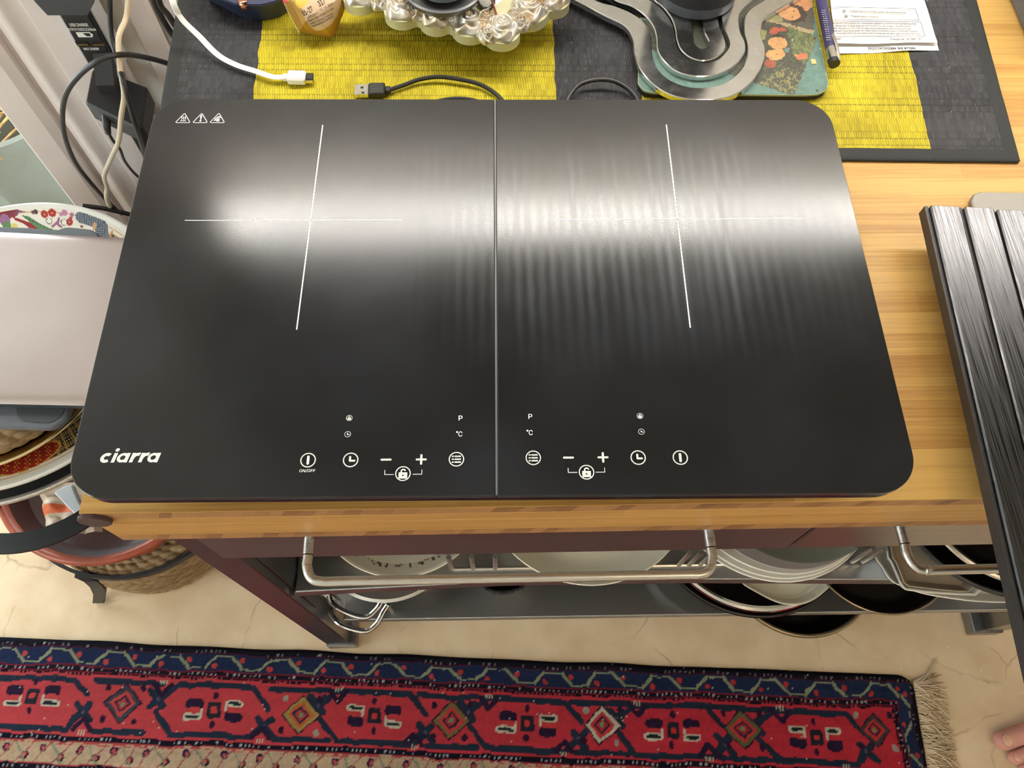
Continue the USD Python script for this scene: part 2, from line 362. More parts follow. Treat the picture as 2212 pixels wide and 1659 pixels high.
# cream marble with thin brown veins
M['marble'] = mat('marble', {'g': ('geometry', {}), 'd': ('noise_texture', dict(scale=5.0, detail=6.0)), 'dm': ('mix_vector', dict(fac=0.12)), 'v': ('voronoi_texture', dict(feature='distance_to_edge', scale=6.5)),
                             'vr': ('rgb_ramp', dict(ramp=[(0.0, (1, 1, 1)), (0.006, (0.6, 0.6, 0.6)), (0.016, (0, 0, 0))])), 'n': ('noise_texture', dict(scale=9.0, detail=6.0)),
                             'nm': ('map_range', dict(from_min=0.50, from_max=0.62, clamp=True)), 'k': ('math', dict(math_type='multiply')), 'k2': ('math', dict(math_type='multiply', value2=0.5)),
                             'n2': ('noise_texture', dict(scale=14.0, detail=5.0)), 'r': ('rgb_ramp', dict(ramp=[(0.3, srgb(224, 196, 160)), (0.7, srgb(240, 216, 184))])),
                             'sp': ('voronoi_texture', dict(scale=26.0)), 'sr': ('rgb_ramp', dict(ramp=[(0.0, (0.8, 0.8, 0.8)), (0.045, (0.5, 0.5, 0.5)), (0.07, (0, 0, 0))])),
                             'mx': ('mix_color', dict(b=srgb(132, 92, 56))), 'mx2': ('mix_color', dict(b=srgb(240, 226, 206))),
                             'p': ('principled_bsdf', dict(roughness=0.3, specular_ior_level=0.4))},
                  [('g.position', 'd.vector'), ('g.position', 'dm.a'), ('d.color', 'dm.b'), ('dm.result', 'v.vector'), ('v.distance', 'vr.fac'), ('g.position', 'n.vector'), ('n.fac', 'nm.value'), ('nm.result', 'k.value1'), ('vr.color', 'k.value2'), ('k.value', 'k2.value1'),
                   ('g.position', 'n2.vector'), ('n2.fac', 'r.fac'), ('dm.result', 'sp.vector'), ('sp.distance', 'sr.fac'), ('r.color', 'mx2.a'), ('sr.color', 'mx2.fac'), ('mx2.result', 'mx.a'), ('k2.value', 'mx.fac'), ('mx.result', 'p.base_color')])

# ================================================================== the room
YW = 0.65                                     # back wall
S = dict(kind='structure')
def struct(name, mesh, m, label=None, parent=None): return obj(name, mesh, m, parent, label=label, kind='structure' if parent is None else None)
struct('floor', rbox((-2.2, -2.6, -0.05), (2.4, YW + 0.02, 0.0), 0.001), M['marble'], 'polished cream marble floor with thin brown veins')
struct('terrace_floor', rbox((-2.6, YW + 0.1, -0.06), (0.6, 3.2, -0.01), 0.001), M['terrace'], 'grey green terrace floor outside the glass door')
struct('terrace_canopy', rbox((-2.6, YW + 0.13, 2.6), (0.6, 2.9, 2.7), 0.001), M['canopy'], 'canopy over the terrace')
struct('terrace_parapet', rbox((-2.6, 3.05, -.01), (0.6, 3.2, 1.0), 0.001), M['wall'], 'low wall at the edge of the terrace')
struct('ceiling', rbox((-2.2, -2.6, 2.5), (2.4, YW + 0.12, 2.6), 0.001), M['ceiling'])
struct('wall_front', rbox((-2.2, -2.7, 0.0), (2.4, -2.6, 2.5), 0.001), M['wall'])
struct('wall_right', rbox((2.4, -2.7, 0.0), (2.5, YW + 0.12, 2.5), 0.001), M['wall'])
struct('wall_left', join(rbox((-2.3, -2.7, 0.0), (-2.2, -2.0, 2.5), .001), rbox((-2.3, -0.2, 0.0), (-2.2, YW + 0.12, 2.5), .001), rbox((-2.3, -2.0, 0), (-2.2, -0.2, .7), .001), rbox((-2.3, -2.0, 2.2), (-2.2, -0.2, 2.5), .001)), M['wall'])
wn = thing('window_1', 'wide window in the left kitchen wall', None, (-2.25, -1.1, .7), kind='structure')
obj('window_frame', join(rbox((-2.28, -2.0, .7), (-2.22, -1.95, 2.2), .003), rbox((-2.28, -.25, .7), (-2.22, -.2, 2.2), .003), rbox((-2.28, -1.95, .7), (-2.22, -.25, .75), .003), rbox((-2.28, -1.95, 2.15), (-2.22, -.25, 2.2), .003)), M['door_white'], wn)
obj('pane', rbox((-2.253, -1.95, .75), (-2.247, -.25, 2.15), .0005), M['pane'], wn)
struct('wall_back', join(rbox((-0.235, YW, 0.0), (2.4, YW + 0.1, 2.5), 0.001), rbox((-2.2, YW, 2.16), (-0.235, YW + 0.1, 2.5), 0.001), rbox((-2.2, YW, 0), (-1.9, YW + 0.1, 2.16), 0.001)), M['wall'])
dr = thing('door_1', 'white framed glazed terrace door beside the work table', None, (-1.1, YW, 0), kind='structure')
prof = [(-0.225, .640), (-0.245, .640), (-0.255, .634), (-0.264, .634), (-0.272, .642), (-0.284, .652), (-0.292, .662), (-0.300, .662), (-0.302, .748), (-0.225, .748)]
obj('jamb', prism(sg.Polygon(prof), 0.0, 2.16), M['door_white'], dr, smooth=50)
prof = [(-0.298, .652), (-0.312, .646), (-0.352, .646), (-0.360, .654), (-0.360, .70), (-0.298, .70)]
obj('sash', prism(sg.Polygon(prof), 0.09, 2.1), M['door_white'], dr, smooth=20)
obj('sash', rbox((-1.86, .646, .09), (-1.78, .70, 2.1), .004), M['door_white'], dr)
obj('sill', rbox((-1.9, .630, 0.0), (-0.30, .745, .025), .004), M['door_white'], dr)
obj('bottom_rail', rbox((-1.79, .648, .026), (-0.355, .70, .09), .004), M['door_white'], dr)
obj('top_rail', rbox((-1.79, .648, 2.03), (-0.355, .70, 2.1), .004), M['door_white'], dr)
obj('pane', rbox((-1.785, .672, .09), (-0.356, .678, 2.035), .0005), M['pane'], dr)
tr = struct('trim_1', join(rbox((-0.232, .636, 0), (-0.150, .6499, 2.16), .003), rbox((-0.118, .640, 0), (-0.085, .6499, 2.16), .004), rbox((-0.078, .644, 0), (-0.06, .6499, 2.16), .003)), M['door_white'], 'white metal strips running up the wall beside the door')
pts = []
for px, py in ((312, 48), (330, 62), (346, 70), (322, 58), (338, 66)):
    p = at(px, py, Y=YW - .0002); pts.append(rbox(p - [.003, .0004, .004 + .002 * (px % 3)], p + [.002, 0, .004], .0003))
struct('trim_2', join(*pts), plain('stain', srgb(150, 112, 92), 0.7), 'brown drip stains on the white wall')
cab = thing('wall_cabinet', 'dark wall cabinet hanging above the work table', 'cabinet', (0.6, YW, 1.5))
obj('body', rbox((-0.11, .36, 1.50), (1.6, YW - .001, 2.2), .003), M['cabinet'], cab)
for k in range(4): obj('door', rbox((-0.11 + .4275 * k + .002, .34, 1.502), (-0.11 + .4275 * k + .4255, .3595, 2.198), .003), M['cabinet'], cab)
led = thing('under_cabinet_lamp', 'long warm white strip lamp under the wall cabinet', 'lamp', (0.6, .59, 1.47))
obj('housing', rbox((-0.108, .575, 1.472), (1.45, .615, 1.4995), .003), M['white_plastic'], led)
obj('diffuser', rbox((-0.098, .581, 1.457), (1.43, .609, 1.4715), .002), M['led'], led)
cl = thing('ceiling_lamp', 'round warm ceiling lamp in the middle of the kitchen', 'lamp', (1.1, -1.1, 2.45))
obj('base', lathe([(0, 2.4995), (.2, 2.4995), (.2, 2.47), (0, 2.47)], (1.1, -1.1, 0)), M['white_plastic'], cl)
obj('diffuser', lathe([(0, 2.43), (.1, 2.432), (.19, 2.45), (.19, 2.4695), (0, 2.4695)], (1.1, -1.1, 0)), M['ceiling_glow'], cl)

# ================================================================== the work table
ZT, TW, TD, TH = 0.92, 1.25, 0.632, 0.0800
tb = thing('work_table', 'stainless steel kitchen work table with thick bamboo worktop and open shelves', 'table', (0.62, 0.3, 0))
obj('worktop_core', rbox((0.0012, .0145, ZT - TH + .0006), (TW, TD, ZT - .0021), .001), M['bamboo_top'], tb)
ny = 30
for k in range(ny):                            # bamboo strips of the worktop, lengths staggered
    y0, y1 = k * TD / ny, (k + 1) * TD / ny
    x = 0.0
    cut = sorted(rng.uniform(.12, TW - .1, 2)) if k else [0.55]
    for x1 in list(cut) + [TW]:
        obj('bamboo_strip', rbox((x, y0, ZT - .002), (x1, y1, ZT), .00012), M['bamboo_top'], tb); x = x1
for (za, zb, kind) in ((.0022, .0160, 'b'), (.0162, .034, 's'), (.0342, .0655, 's'), (.0657, .0795, 'b')):
    if kind == 's':
        x = 0.0
        for x1 in ([.42, TW] if za < .02 else [.86, TW]):
            obj('edge_strip', rbox((x, 0, ZT - zb), (x1, .0144, ZT - za), .0003), M['bamboo_edge'], tb); x = x1
    else:
        x = 0.0; sh = .006
        while x < TW - .001:
            w = min(rng.uniform(.0085, .0135), TW - x)
            q = [(x, -za), (x + w, -za), (x + w - (sh if x + w < TW - .003 else 0), -zb), (x - (sh if x > .002 else 0), -zb)]
            obj('end_grain_block', hullpts([(a, yy, ZT + b) for a, b in q for yy in (0.0, .0144)]), M['end_grain'], tb, smooth=False); x += w + .00012
ZD = ZT - TH
# side frames: floor bar, two legs each
for (bx0, bx1, lx0, lx1) in ((.012, .064, .012, .0535), (1.183, 1.238, 1.204, 1.246)):
    obj('floor_bar', rbox((bx0, .014, .0), (bx1, .60, .03), .002), M['steel_side'], tb)
    for y0 in (.018, .56):
        obj('leg', rbox((lx0, y0, .0302), (lx1, y0 + .04, ZD), .0015), M['steel_side'], tb)
obj('side_panel', rbox((.0537, .03, .33), (.0560, .59, ZD), .0008), M['steel_side'], tb)
obj('side_panel', rbox((1.2015, .03, .33), (1.2038, .59, ZD), .0008), M['steel_side'], tb)
# drawers
ZB = .748
for x0, x1, h0, h1 in ((.0545, .6004, .1520, .5085), (.6028, 1.2035, .6830, 1.1300)):
    d = obj('drawer', rbox((x0, .016, ZB + .01), (x1, .55, ZD - .004), .001), M['steel'], tb)
    obj('front', rbox((x0, .0045, ZB), (x1, .0155, ZD - .001), .0012), M['steel'], d)
    r = .0044; zc = .815; yb = -.033
    pts = [(h0, .0045, zc), (h0, -.012, zc), (h0, yb + .014, zc), (h0 + .004, yb + .004, zc), (h0 + .014, yb, zc), (h0 + .05, yb, zc), (h1 - .05, yb, zc), (h1 - .014, yb, zc), (h1 - .004, yb + .004, zc), (h1, yb + .014, zc), (h1, -.012, zc), (h1, .0045, zc)]
    obj('handle', tube(pts, r, 16, n=5), M['satin'], d, smooth=True)
    for h in (h0, h1):
        obj('handle_collar', tube([(h, .0045, zc), (h, -.009, zc)], r + .0003, 16, smooth=False), M['satin'], d)
        obj('collar_joint', tube([(h, -.0092, zc), (h, -.0102, zc)], r + .0001, 16, smooth=False), M['nonstick'], d)
# shelves
ZM, ZL = .47, .17
e = [at(644, 1279, ZM), at(1080, 1257, ZM), at(1460, 1251, ZM), at(1960, 1253, ZM)]
front = [(p[0], p[1]) for p in e]; front = [(.0575, front[0][1])] + front[1:] + [(1.2, front[-1][1])]
obj('shelf', prism(sg.Polygon(front + [(1.2, .60), (.0575, .60)]), ZM - .026, ZM, .0015), M['steel'], tb)
obj('shelf', prism(sg.Polygon([(.066, .037), (1.18, .032), (1.18, .60), (.066, .60)]), ZL - .022, ZL, .0015), M['steel'], tb)
obj('back_rail', rbox((.06, .575, .60), (1.2, .592, .62), .002), M['steel'], tb)
pd = at(206, 1121, Y=-.0005)
solo('felt_pad', prism(affinity.scale(circle_poly((0, 0), .0125), 1.0, 1.0), 0, .0035, .001).apply_transform(np.array([[1, 0, 0, pd[0]], [0, 0, -1, -.0003], [0, 1, 0, pd[2]], [0, 0, 0, 1.0]])), M['felt'],
     'round brown felt pad stuck on the left front corner of the worktop', 'felt pad')

# ================================================================== woven place mat
A, B, C_, D_ = np.array([-.0075, .385]), at(2197, 351, ZT)[:2], at(2103, 0, ZT)[:2], np.array([-.012, .60])
A = at(357, 205, ZT)[:2] + (at(357, 205, ZT)[:2] - at(390, 0, ZT)[:2]) * .55
dl = (at(390, 0, ZT)[:2] - A); dl /= np.linalg.norm(dl); dr_ = (C_ - B) / np.linalg.norm(C_ - B)
D_ = A + dl * (.615 - A[1]) / dl[1]; C2 = B + dr_ * (.615 - B[1]) / dr_[1]
def matp(s, t):                               # s along the front edge (0..1), t into the depth (0..1)
    s, t = np.asarray(s)[..., None], np.asarray(t)[..., None]
    return (A * (1 - s) + B * s) * (1 - t) + (D_ * (1 - s) + C2 * s) * t
W_, H_ = np.linalg.norm(B - A), np.linalg.norm(C2 - B)
pm = thing('place_mat', 'woven black and yellow striped mat with dark fabric hem lying across the worktop', 'place mat', (.4, .48, ZT))
def mat_s(px, py):
    q = at(px, py, ZT)[:2]; s = .5
    for _ in range(30):
        t = (q[1] - (A[1] * (1 - s) + B[1] * s)) / .24; P0 = matp(s, t); s += (q[0] - P0[0]) / W_
    return s
cuts = [0.012, mat_s(556, 130), mat_s(1196, 130), mat_s(1384, 208), mat_s(1985, 220), 0.995]
hb = .0135 / H_
for k in range(5):
    yellow = k % 2 == 1
    s0, s1 = cuts[k], cuts[k + 1]; nx = int((s1 - s0) * W_ / .0006); nt = 190
    if k == 0: s0 = .0
    ss, tt = np.linspace(s0, s1, nx), np.linspace(hb if s1 > .3 or True else 0, 1, nt)
    def surf(Sx, T, k=k, s0=s0, s1=s1):
        wob = lambda s_, T: meshkit.noise(np.stack([T * 16, np.full_like(T, s_ * 37), 0 * T], -1)) * .0022 / W_
        f_ = (Sx - s0) / (s1 - s0); Sw = Sx + (0 if k == 0 else 1) * (1 - f_) * wob(round(cuts[k], 4), T) + (0 if k == 4 else 1) * f_ * wob(round(cuts[k + 1], 4), T)
        P = matp(Sw, T); X, Y = Sw * W_, T * H_
        row = Y / .0088; rib = X / .0024 + .35 * np.floor(row) + .3 * meshkit.noise(np.stack([X * 90, Y * 60, 0 * X], -1))
        ph = np.abs(((rib) % 1) - .5) * 2; rf = np.abs((row % 1) - .5) * 2
        h = (1 - ph ** 2.2) * (.00075) - np.clip((rf - .86) / .14, 0, 1) * .0009 * (.55 + .45 * ((np.floor(rib) % 2)))
        z = ZT + .0022 + np.maximum(h, -.0012)
        return np.concatenate([P, z[..., None]], -1)
    V_, F_, SS, TT = grid(ss, tt, surf)
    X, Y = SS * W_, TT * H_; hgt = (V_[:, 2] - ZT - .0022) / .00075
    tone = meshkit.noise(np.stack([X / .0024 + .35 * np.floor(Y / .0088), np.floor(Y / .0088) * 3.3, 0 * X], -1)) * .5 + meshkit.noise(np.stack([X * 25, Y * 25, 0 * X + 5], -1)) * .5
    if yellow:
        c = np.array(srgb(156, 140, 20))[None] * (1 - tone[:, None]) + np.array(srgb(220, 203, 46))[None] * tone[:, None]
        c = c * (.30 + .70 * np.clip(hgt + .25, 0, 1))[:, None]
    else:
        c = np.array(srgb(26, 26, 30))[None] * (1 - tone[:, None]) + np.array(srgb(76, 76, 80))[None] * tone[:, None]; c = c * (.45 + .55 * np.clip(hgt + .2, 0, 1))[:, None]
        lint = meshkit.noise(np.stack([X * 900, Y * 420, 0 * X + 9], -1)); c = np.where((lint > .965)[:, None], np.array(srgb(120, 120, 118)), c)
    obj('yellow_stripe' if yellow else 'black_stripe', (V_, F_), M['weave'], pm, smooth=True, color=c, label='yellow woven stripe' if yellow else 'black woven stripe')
def hem(s0, s1, t0, t1, wav):
    n = 160; o = []
    for i in range(n + 1):
        f = i / n; s, t = s0 + (s1 - s0) * f, t0 + (t1 - t0) * f
        o.append((s, t))
    o = np.array(o)
    return o
def hem_mesh(path, inward, width):
    """fabric band folded over the edge; path in mat coordinates"""
    P = matp(path[:, 0], path[:, 1]); d = np.gradient(P, axis=0); d /= np.linalg.norm(d, axis=1, keepdims=True); nrm = np.stack([-d[:, 1], d[:, 0]], 1) * inward
    wv = (meshkit.noise(np.stack([P[:, 0] * 40, P[:, 1] * 40, 0 * P[:, 0]], -1)) - .5) * .0012
    sec = [(-.0012, .0004), (-.0016, .0022), (-.0004, .0036), (.003, .0037), (width - .001, .0035), (width, .0026)]
    rows = [np.c_[P + nrm * (a + (wv[:, None] if a > .004 else wv[:, None] * .4)), np.full(len(P), ZT + b)] for a, b in sec]
    v = np.stack(rows, 1).reshape(-1, 3); n, m = len(P), len(sec); f = []
    for i in range(n - 1):
        for j in range(m - 1): a = i * m + j; f += [[a, a + m, a + m + 1], [a, a + m + 1, a + 1]]
    if inward < 0: f = [x[::-1] for x in f]
    return trimesh.Trimesh(v, f, process=False)
obj('hem', hem_mesh(hem(0.0, 1.0, 0, 0, 0), 1, .0135), M['hem'], pm, smooth=50)
obj('hem', hem_mesh(hem(1.0, 1.0, 0, 1, 0), 1, .0120), M['hem'], pm, smooth=50)
obj('hem', hem_mesh(hem(0.0, 0.0, 1, 0, 0), 1, .0120), M['hem'], pm, smooth=50)

# ================================================================== induction hob
ZH = 0.98
hx, hy, ha, HW, HD = .0182, -.0072, -.0097, .60, .3687
ex_, ey_ = np.array([math.cos(ha), math.sin(ha)]), np.array([-math.sin(ha), math.cos(ha)])
def hw(x, y): return np.array([hx, hy]) + x * ex_ + y * ey_
def hob_poly(x0, x1, y0, y1, r0=0, r1=0, n=14):
    """outline with rounded left (r0) and right (r1) corners"""
    o = []
    for (cx, cy, r, a0) in ((x1, y1, r1, 0), (x0, y1, r0, 90), (x0, y0, r0, 180), (x1, y0, r1, 270)):
        sx, sy = (1 if cx == x1 else -1), (1 if cy == y1 else -1)
        if r == 0: o.append(hw(cx, cy)); continue
        for a in np.radians(np.linspace(a0, a0 + 90, n)): o.append(hw(cx - sx * r + r * math.cos(a), cy - sy * r + r * math.sin(a)))
    return sg.Polygon(o)
hob = thing('induction_hob', 'black glass double induction hob on the bamboo worktop', 'induction hob', (*hw(.3, .18), ZT))
obj('tray', prism(hob_poly(.0006, HW - .0006, .0006, HD - .0006, .03, .03), ZH - .0125, ZH - .0046), M['hob_body'], hob)
obj('body', prism(hob_poly(.02, HW - .02, .024, HD - .02, .02, .02), ZT + .012, ZH - .0125), M['hob_body'], hob)
for fx, fy in ((.06, .06), (HW - .06, .06), (.06, HD - .05), (HW - .06, HD - .05)):
    c = hw(fx, fy); zb = ZT + (.0035 if fy > .2 else .0)
    obj('foot', lathe([(0, zb), (.014, zb), (.016, zb + .003), (.014, ZT + .0125), (0, ZT + .0125)], (c[0], c[1], 0), 24), M['black_plastic'], hob)
xs = .3002
obj('glass_panel', prism(hob_poly(0, xs - .0007, 0, HD, .03, 0), ZH - .0045, ZH, .0006), M['hob_glass'], hob, smooth=25)
obj('glass_panel', prism(hob_poly(xs + .0007, HW, 0, HD, 0, .03), ZH - .0045, ZH, .0006), M['hob_glass'], hob, smooth=25)
obj('divider', prism(hob_poly(xs - .00065, xs + .00065, .001, HD - .001), ZH - .0044, ZH - .0006), plain('seam_grey', srgb(112, 113, 116), .5), hob)
E3x, E3y = np.array([*ex_, 0]), np.array([*ey_, 0])
def prnt(name, poly, px, py, k=1.0, label=None):
    """printed mark centred on the glass point seen at the pixel"""
    o = at(px, py, ZH); obj(name, flat_shape(poly, o + [0, 0, .00004], E3x * k, E3y * k, .00006), M['print_white'], hob, smooth=False, label=label)
mm = .001
ring = lambda r, w: sg.Point(0, 0).buffer(r, 24).difference(sg.Point(0, 0).buffer(r - w, 24))
line = lambda p, w: sg.LineString(p).buffer(w / 2, 6)
box = lambda a, b, c, d: sg.box(a, b, c, d)
pw = so.unary_union([ring(5.5, .85), line([(0, -2.5), (0, 2.5)], 1.9)])
tm = so.unary_union([ring(5.5, .85), line([(-.5, 2.2), (-.5, -.6), (2.6, -.6)], 1.5)])
lk_in = so.unary_union([box(-2.8, -3.4, 2.8, .6).buffer(.3).difference(sg.Point(0, -1.3).buffer(.55)), line([(-1.2, .6), (-1.3, 2.0), (-.5, 3.0), (.7, 3.0), (1.5, 2.3)], 1.0)])
lk = so.unary_union([ring(5.5, .8), lk_in])
mn = so.unary_union([ring(5.5, .8)] + [line([(-2.9, y), (-2.2, y)], 1.0) for y in (2.2, 0, -2.2)] + [line([(-.9, y), (2.8, y)], 1.1) for y in (2.2, 0, -2.2)])
plus = so.unary_union([line([(-3.2, 0), (3.2, 0)], 1.5), line([(0, -3.2), (0, 3.2)], 1.6)])
minus = line([(-3.2, 0), (3.2, 0)], 1.5)
br = lambda s: line([(s * -6.2, 3.2), (s * -6.2, 0), (s * 0, 0)], .55)
sq = lambda s: 1.0
for (names, ox) in (((('power_icon', pw, 665.5, 994), ('timer_icon', tm, 757.5, 993.5), ('minus_icon', minus, 834, 993), ('plus_icon', plus, 910, 992.5), ('menu_icon', mn, 986, 992), ('lock_icon', lk, 870.5, 1023)), 0),
                    ((('menu_icon', mn, 1152, 989), ('minus_icon', minus, 1228, 988.5), ('plus_icon', plus, 1302.5, 988), ('timer_icon', tm, 1378.5, 988.5), ('power_icon', pw, 1469.5, 988.5), ('lock_icon', lk, 1267, 1020)), 1)):
    for n_, g_, px, py in names: prnt(n_, g_, px, py, mm)
for px0, py0, s in ((850, 1025, 1), (892, 1024.5, -1), (1246.5, 1020.5, 1), (1287.5, 1020, -1)): prnt('lock_bracket', br(s), px0, py0, mm)
for px, py, g_ in ((754.5, 903, lk), (1382.5, 898.5, lk), (751, 938, tm), (1385.5, 932.5, tm)): prnt('lock_indicator' if g_ is lk else 'timer_indicator', g_, px, py, mm * .42)
for px, py, t in ((995, 903, 'P'), (1145.5, 899.5, 'P'), (994.5, 937.5, 'C'), (1146.5, 934.5, 'C')):
    o = at(px, py, ZH); h = .0037
    g = lettering(t, o - E3x * .0015 - E3y * h / 2 + [0, 0, .00004], o + E3x * .0015 - E3y * h / 2 + [0, 0, .00004], h, E3y, True, .00006)
    if t == 'C': g = join(g, flat_shape(sg.Point(-2.4, 1.5).buffer(.75), o + [0, 0, .00004], E3x * mm, E3y * mm, .00006))
    obj('power_level_mark' if t == 'P' else 'temperature_mark', g, M['print_white'], hob, smooth=False)
p0, p1 = at(646, 1020, ZH), at(680.5, 1019.5, ZH)
obj('on_off_lettering', lettering('ON/OFF', p0 + [0, 0, .00004], p1 + [0, 0, .00004], .0020, E3y + .1 * E3x, True, .00006), M['print_white'], hob, smooth=False)
# maker's lettering, geometric slanted letters
def arc(cx, cy, r, a0, a1, n=20): return [(cx + r * math.cos(math.radians(a)), cy + r * math.sin(math.radians(a))) for a in np.linspace(a0, a1, n)]
w = .37; gl = []
gl.append(sg.LineString(arc(.5, .5, .42, 48, 312)).buffer(w / 2, 8, cap_style=2))
gl += [sg.box(1.16, -.08, 1.16 + w, 1.08), sg.Point(1.32, 1.46).buffer(.215)]
def la(x): return [sg.Point(x + .5, .5).buffer(.58, 24).difference(sg.Point(x + .5, .5).buffer(.27, 24)), sg.box(x + .76, -.08, x + .76 + w, 1.08)]
def lr(x): return [sg.box(x, -.08, x + w, 1.08), sg.LineString([(x + .16, .35)] + arc(x + .70, .45, .47, 165, 72, 12)).buffer(w / 2, 8, cap_style=2)]
gl += la(1.72) + lr(3.06) + lr(4.02) + la(4.92)
brand = affinity.skew(so.unary_union(gl), xs=12, origin=(0, 0)); bw = brand.bounds[2] - brand.bounds[0]
p0, p1 = at(215, 998, ZH), at(345, 997, ZH); sc = np.linalg.norm(p1 - p0) / bw
obj('brand_lettering', flat_shape(affinity.translate(brand, -brand.bounds[0]), p0 + [0, 0, .00004], E3x * sc, E3y * sc * .92, .00006), M['print_white'], hob, smooth=False)
# zone lines
def zone(p, q, wd=.0011):
    a, b = at(*p, ZH)[:2], at(*q, ZH)[:2]
    obj('zone_line', prism(sg.LineString([a, b]).buffer(wd / 2), ZH + .00004, ZH + .0001), M['print_white'], hob, smooth=False)
zone((697, 271), (641, 711)); zone((1439.5, 270), (1491, 707)); zone((400, 476), (868, 475.5), .0007); zone((1196, 474.5), (1738, 472), .0007)
# warning triangles
tri = sg.Polygon([(0, 0), (20, 0), (10, 17)]); tri = tri.buffer(-1.5).buffer(1.5); tri = tri.difference(tri.buffer(-1.0))
steam = so.unary_union([line([(x, 10.5), (x - .7, 9.3), (x + .6, 7.4), (x - .2, 5.2)], .9) for x in (7.8, 10, 12.2)] + [line([(6.8, 3.2), (13.2, 3.2)], 1.1)])
excl = so.unary_union([sg.Polygon([(8.7, 11.3), (11.3, 11.3), (10.5, 5.2), (9.5, 5.2)]), sg.Point(10, 11.3).buffer(1.3), sg.Point(10, 3.3).buffer(1.3)])
hand = so.unary_union([sg.Polygon([(8, 2.4), (12.2, 2.4), (12.4, 7), (9, 4.6)]), line([(6.5, 6.0), (9.4, 9.2), (12, 9.6)], 1.7), line([(5.5, 3.4), (8, 4.6), (11, 7.6)], 1.0), sg.Point(13.3, 8.8).buffer(.9), line([(9.6, 9.6), (10.6, 10.2)], 1.6)])
for (xa, g_) in (((377, 412), steam), ((414.5, 449.5), excl), ((451.5, 486.5), hand)):
    p0, p1 = at(xa[0], 265.5, ZH), at(xa[1], 265.5, ZH); sc = np.linalg.norm(p1 - p0) / 20
    obj('warning_triangle', flat_shape(so.unary_union([tri, g_]), p0 + [0, 0, .00004], E3x * sc, E3y * sc, .00006), M['print_white'], hob, smooth=False)

# ================================================================== things at the back of the worktop
ZP = ZT + .0032                               # top of the mat
# photo board under the trivet
ZBD = ZP + .0078
bp = [(1786, 0), (1770, -60)]
o_ = [at(px, py, ZBD)[:2] for px, py in ((1379, 130), (1378, 180), (1390, 196), (1412, 200), (1560, 204), (1740, 205), (1768, 203), (1786, 194), (1790, 178), (1776, 110), (1745, -45), (1730, -62), (1700, -66), (1420, -66), (1396, -58), (1386, -40))]
bpoly = sg.Polygon(spline(np.array(o_), 6, closed=True)[:, :2] if False else o_).buffer(-.008).buffer(.008)
pb = thing('photo_board', 'green laminated place board with printed garden snapshots under the steel trivet', 'place board', (*bpoly.centroid.coords[0], ZP))
obj('cork_back', prism(bpoly.buffer(-.0006), ZP + .0003, ZBD - .0022), M['cork'], pb)
x0, y0, x1, y1 = bpoly.bounds
# the printed sheet: painted per vertex on a fine grid clipped to the board
gx, gy = np.arange(x0, x1, .0007), np.arange(y0, y1, .0007)
V_, F_, GX, GY = grid(gx, gy, lambda U, V: np.stack([U, V, 0 * U + ZBD], -1))
import shapely
ins = shapely.contains_xy(bpoly.buffer(-.0004), GX, GY); GX0, GY0 = GX, GY; F_ = F_[ins[F_].all(1)]
GX = GX + .0022 * (meshkit.noise(np.stack([GX * 420, GY * 420, 0 * GX], -1)) - .5) + .002 * (meshkit.noise(np.stack([GX * 130, GY * 130, 0 * GX + 3], -1)) - .5); GY = GY + .0022 * (meshkit.noise(np.stack([GX * 420, GY * 420, 0 * GX + 7], -1)) - .5)
def P2(px, py): return at(px, py, ZBD)[:2]
col = np.tile(np.array(srgb(98, 134, 124)), (len(GX), 1)); nz = meshkit.fbm(np.stack([GX * 60, GY * 60, 0 * GX], -1), 3); col = col * (.9 + .2 * nz)[:, None]
def paint(poly_px, c, P=P2):
    m = shapely.contains_xy(sg.Polygon([P(*q) for q in poly_px]).buffer(0), GX, GY); col[m] = srgb(*c); return m
def blob(px, py, rx, ry, c, rot=0, P=P2):
    o = P(px, py); ax = (P(px + 1, py) - o); ay = P(px, py + 1) - o; D = np.stack([GX, GY], -1) - o; J = np.linalg.inv(np.stack([ax, ay], 1)); q = D @ J.T
    c_, s_ = math.cos(rot), math.sin(rot); u, v = c_ * q[:, 0] + s_ * q[:, 1], -s_ * q[:, 0] + c_ * q[:, 1]
    m = (u / rx) ** 2 + (v / ry) ** 2 < 1; col[m] = srgb(*c); return m
g1 = [(1660, -60), (1780, -30), (1757, 76), (1680, 52), (1500, 0), (1500, -60)]
paint([(1480, -60), (1775, -60), (1755, 73), (1480, 0)], (92, 88, 76)); paint([(1650, 40), (1757, 65), (1755, 75), (1640, 46)], (176, 156, 116)); paint([(1652, 25), (1690, 38), (1690, 48), (1650, 44)], (150, 146, 96))
lawn = paint([(1400, -20), (1676, 50), (1768, 80), (1714, 205), (1380, 100)], (78, 80, 70))
gr = meshkit.noise(np.stack([GX * 900, GY * 400, 0 * GX], -1)); top = paint([(1700, 55), (1768, 80), (1740, 140), (1712, 118)], (92, 102, 66)); col[top & (gr > .55)] = srgb(122, 128, 84)
col[lawn & ~top & (gr > .80)] = srgb(112, 112, 72)
low = paint([(1635, 180), (1700, 145), (1735, 160), (1712, 204), (1690, 200)], (84, 84, 72)); col[low & (gr > .62)] = srgb(140, 138, 84)
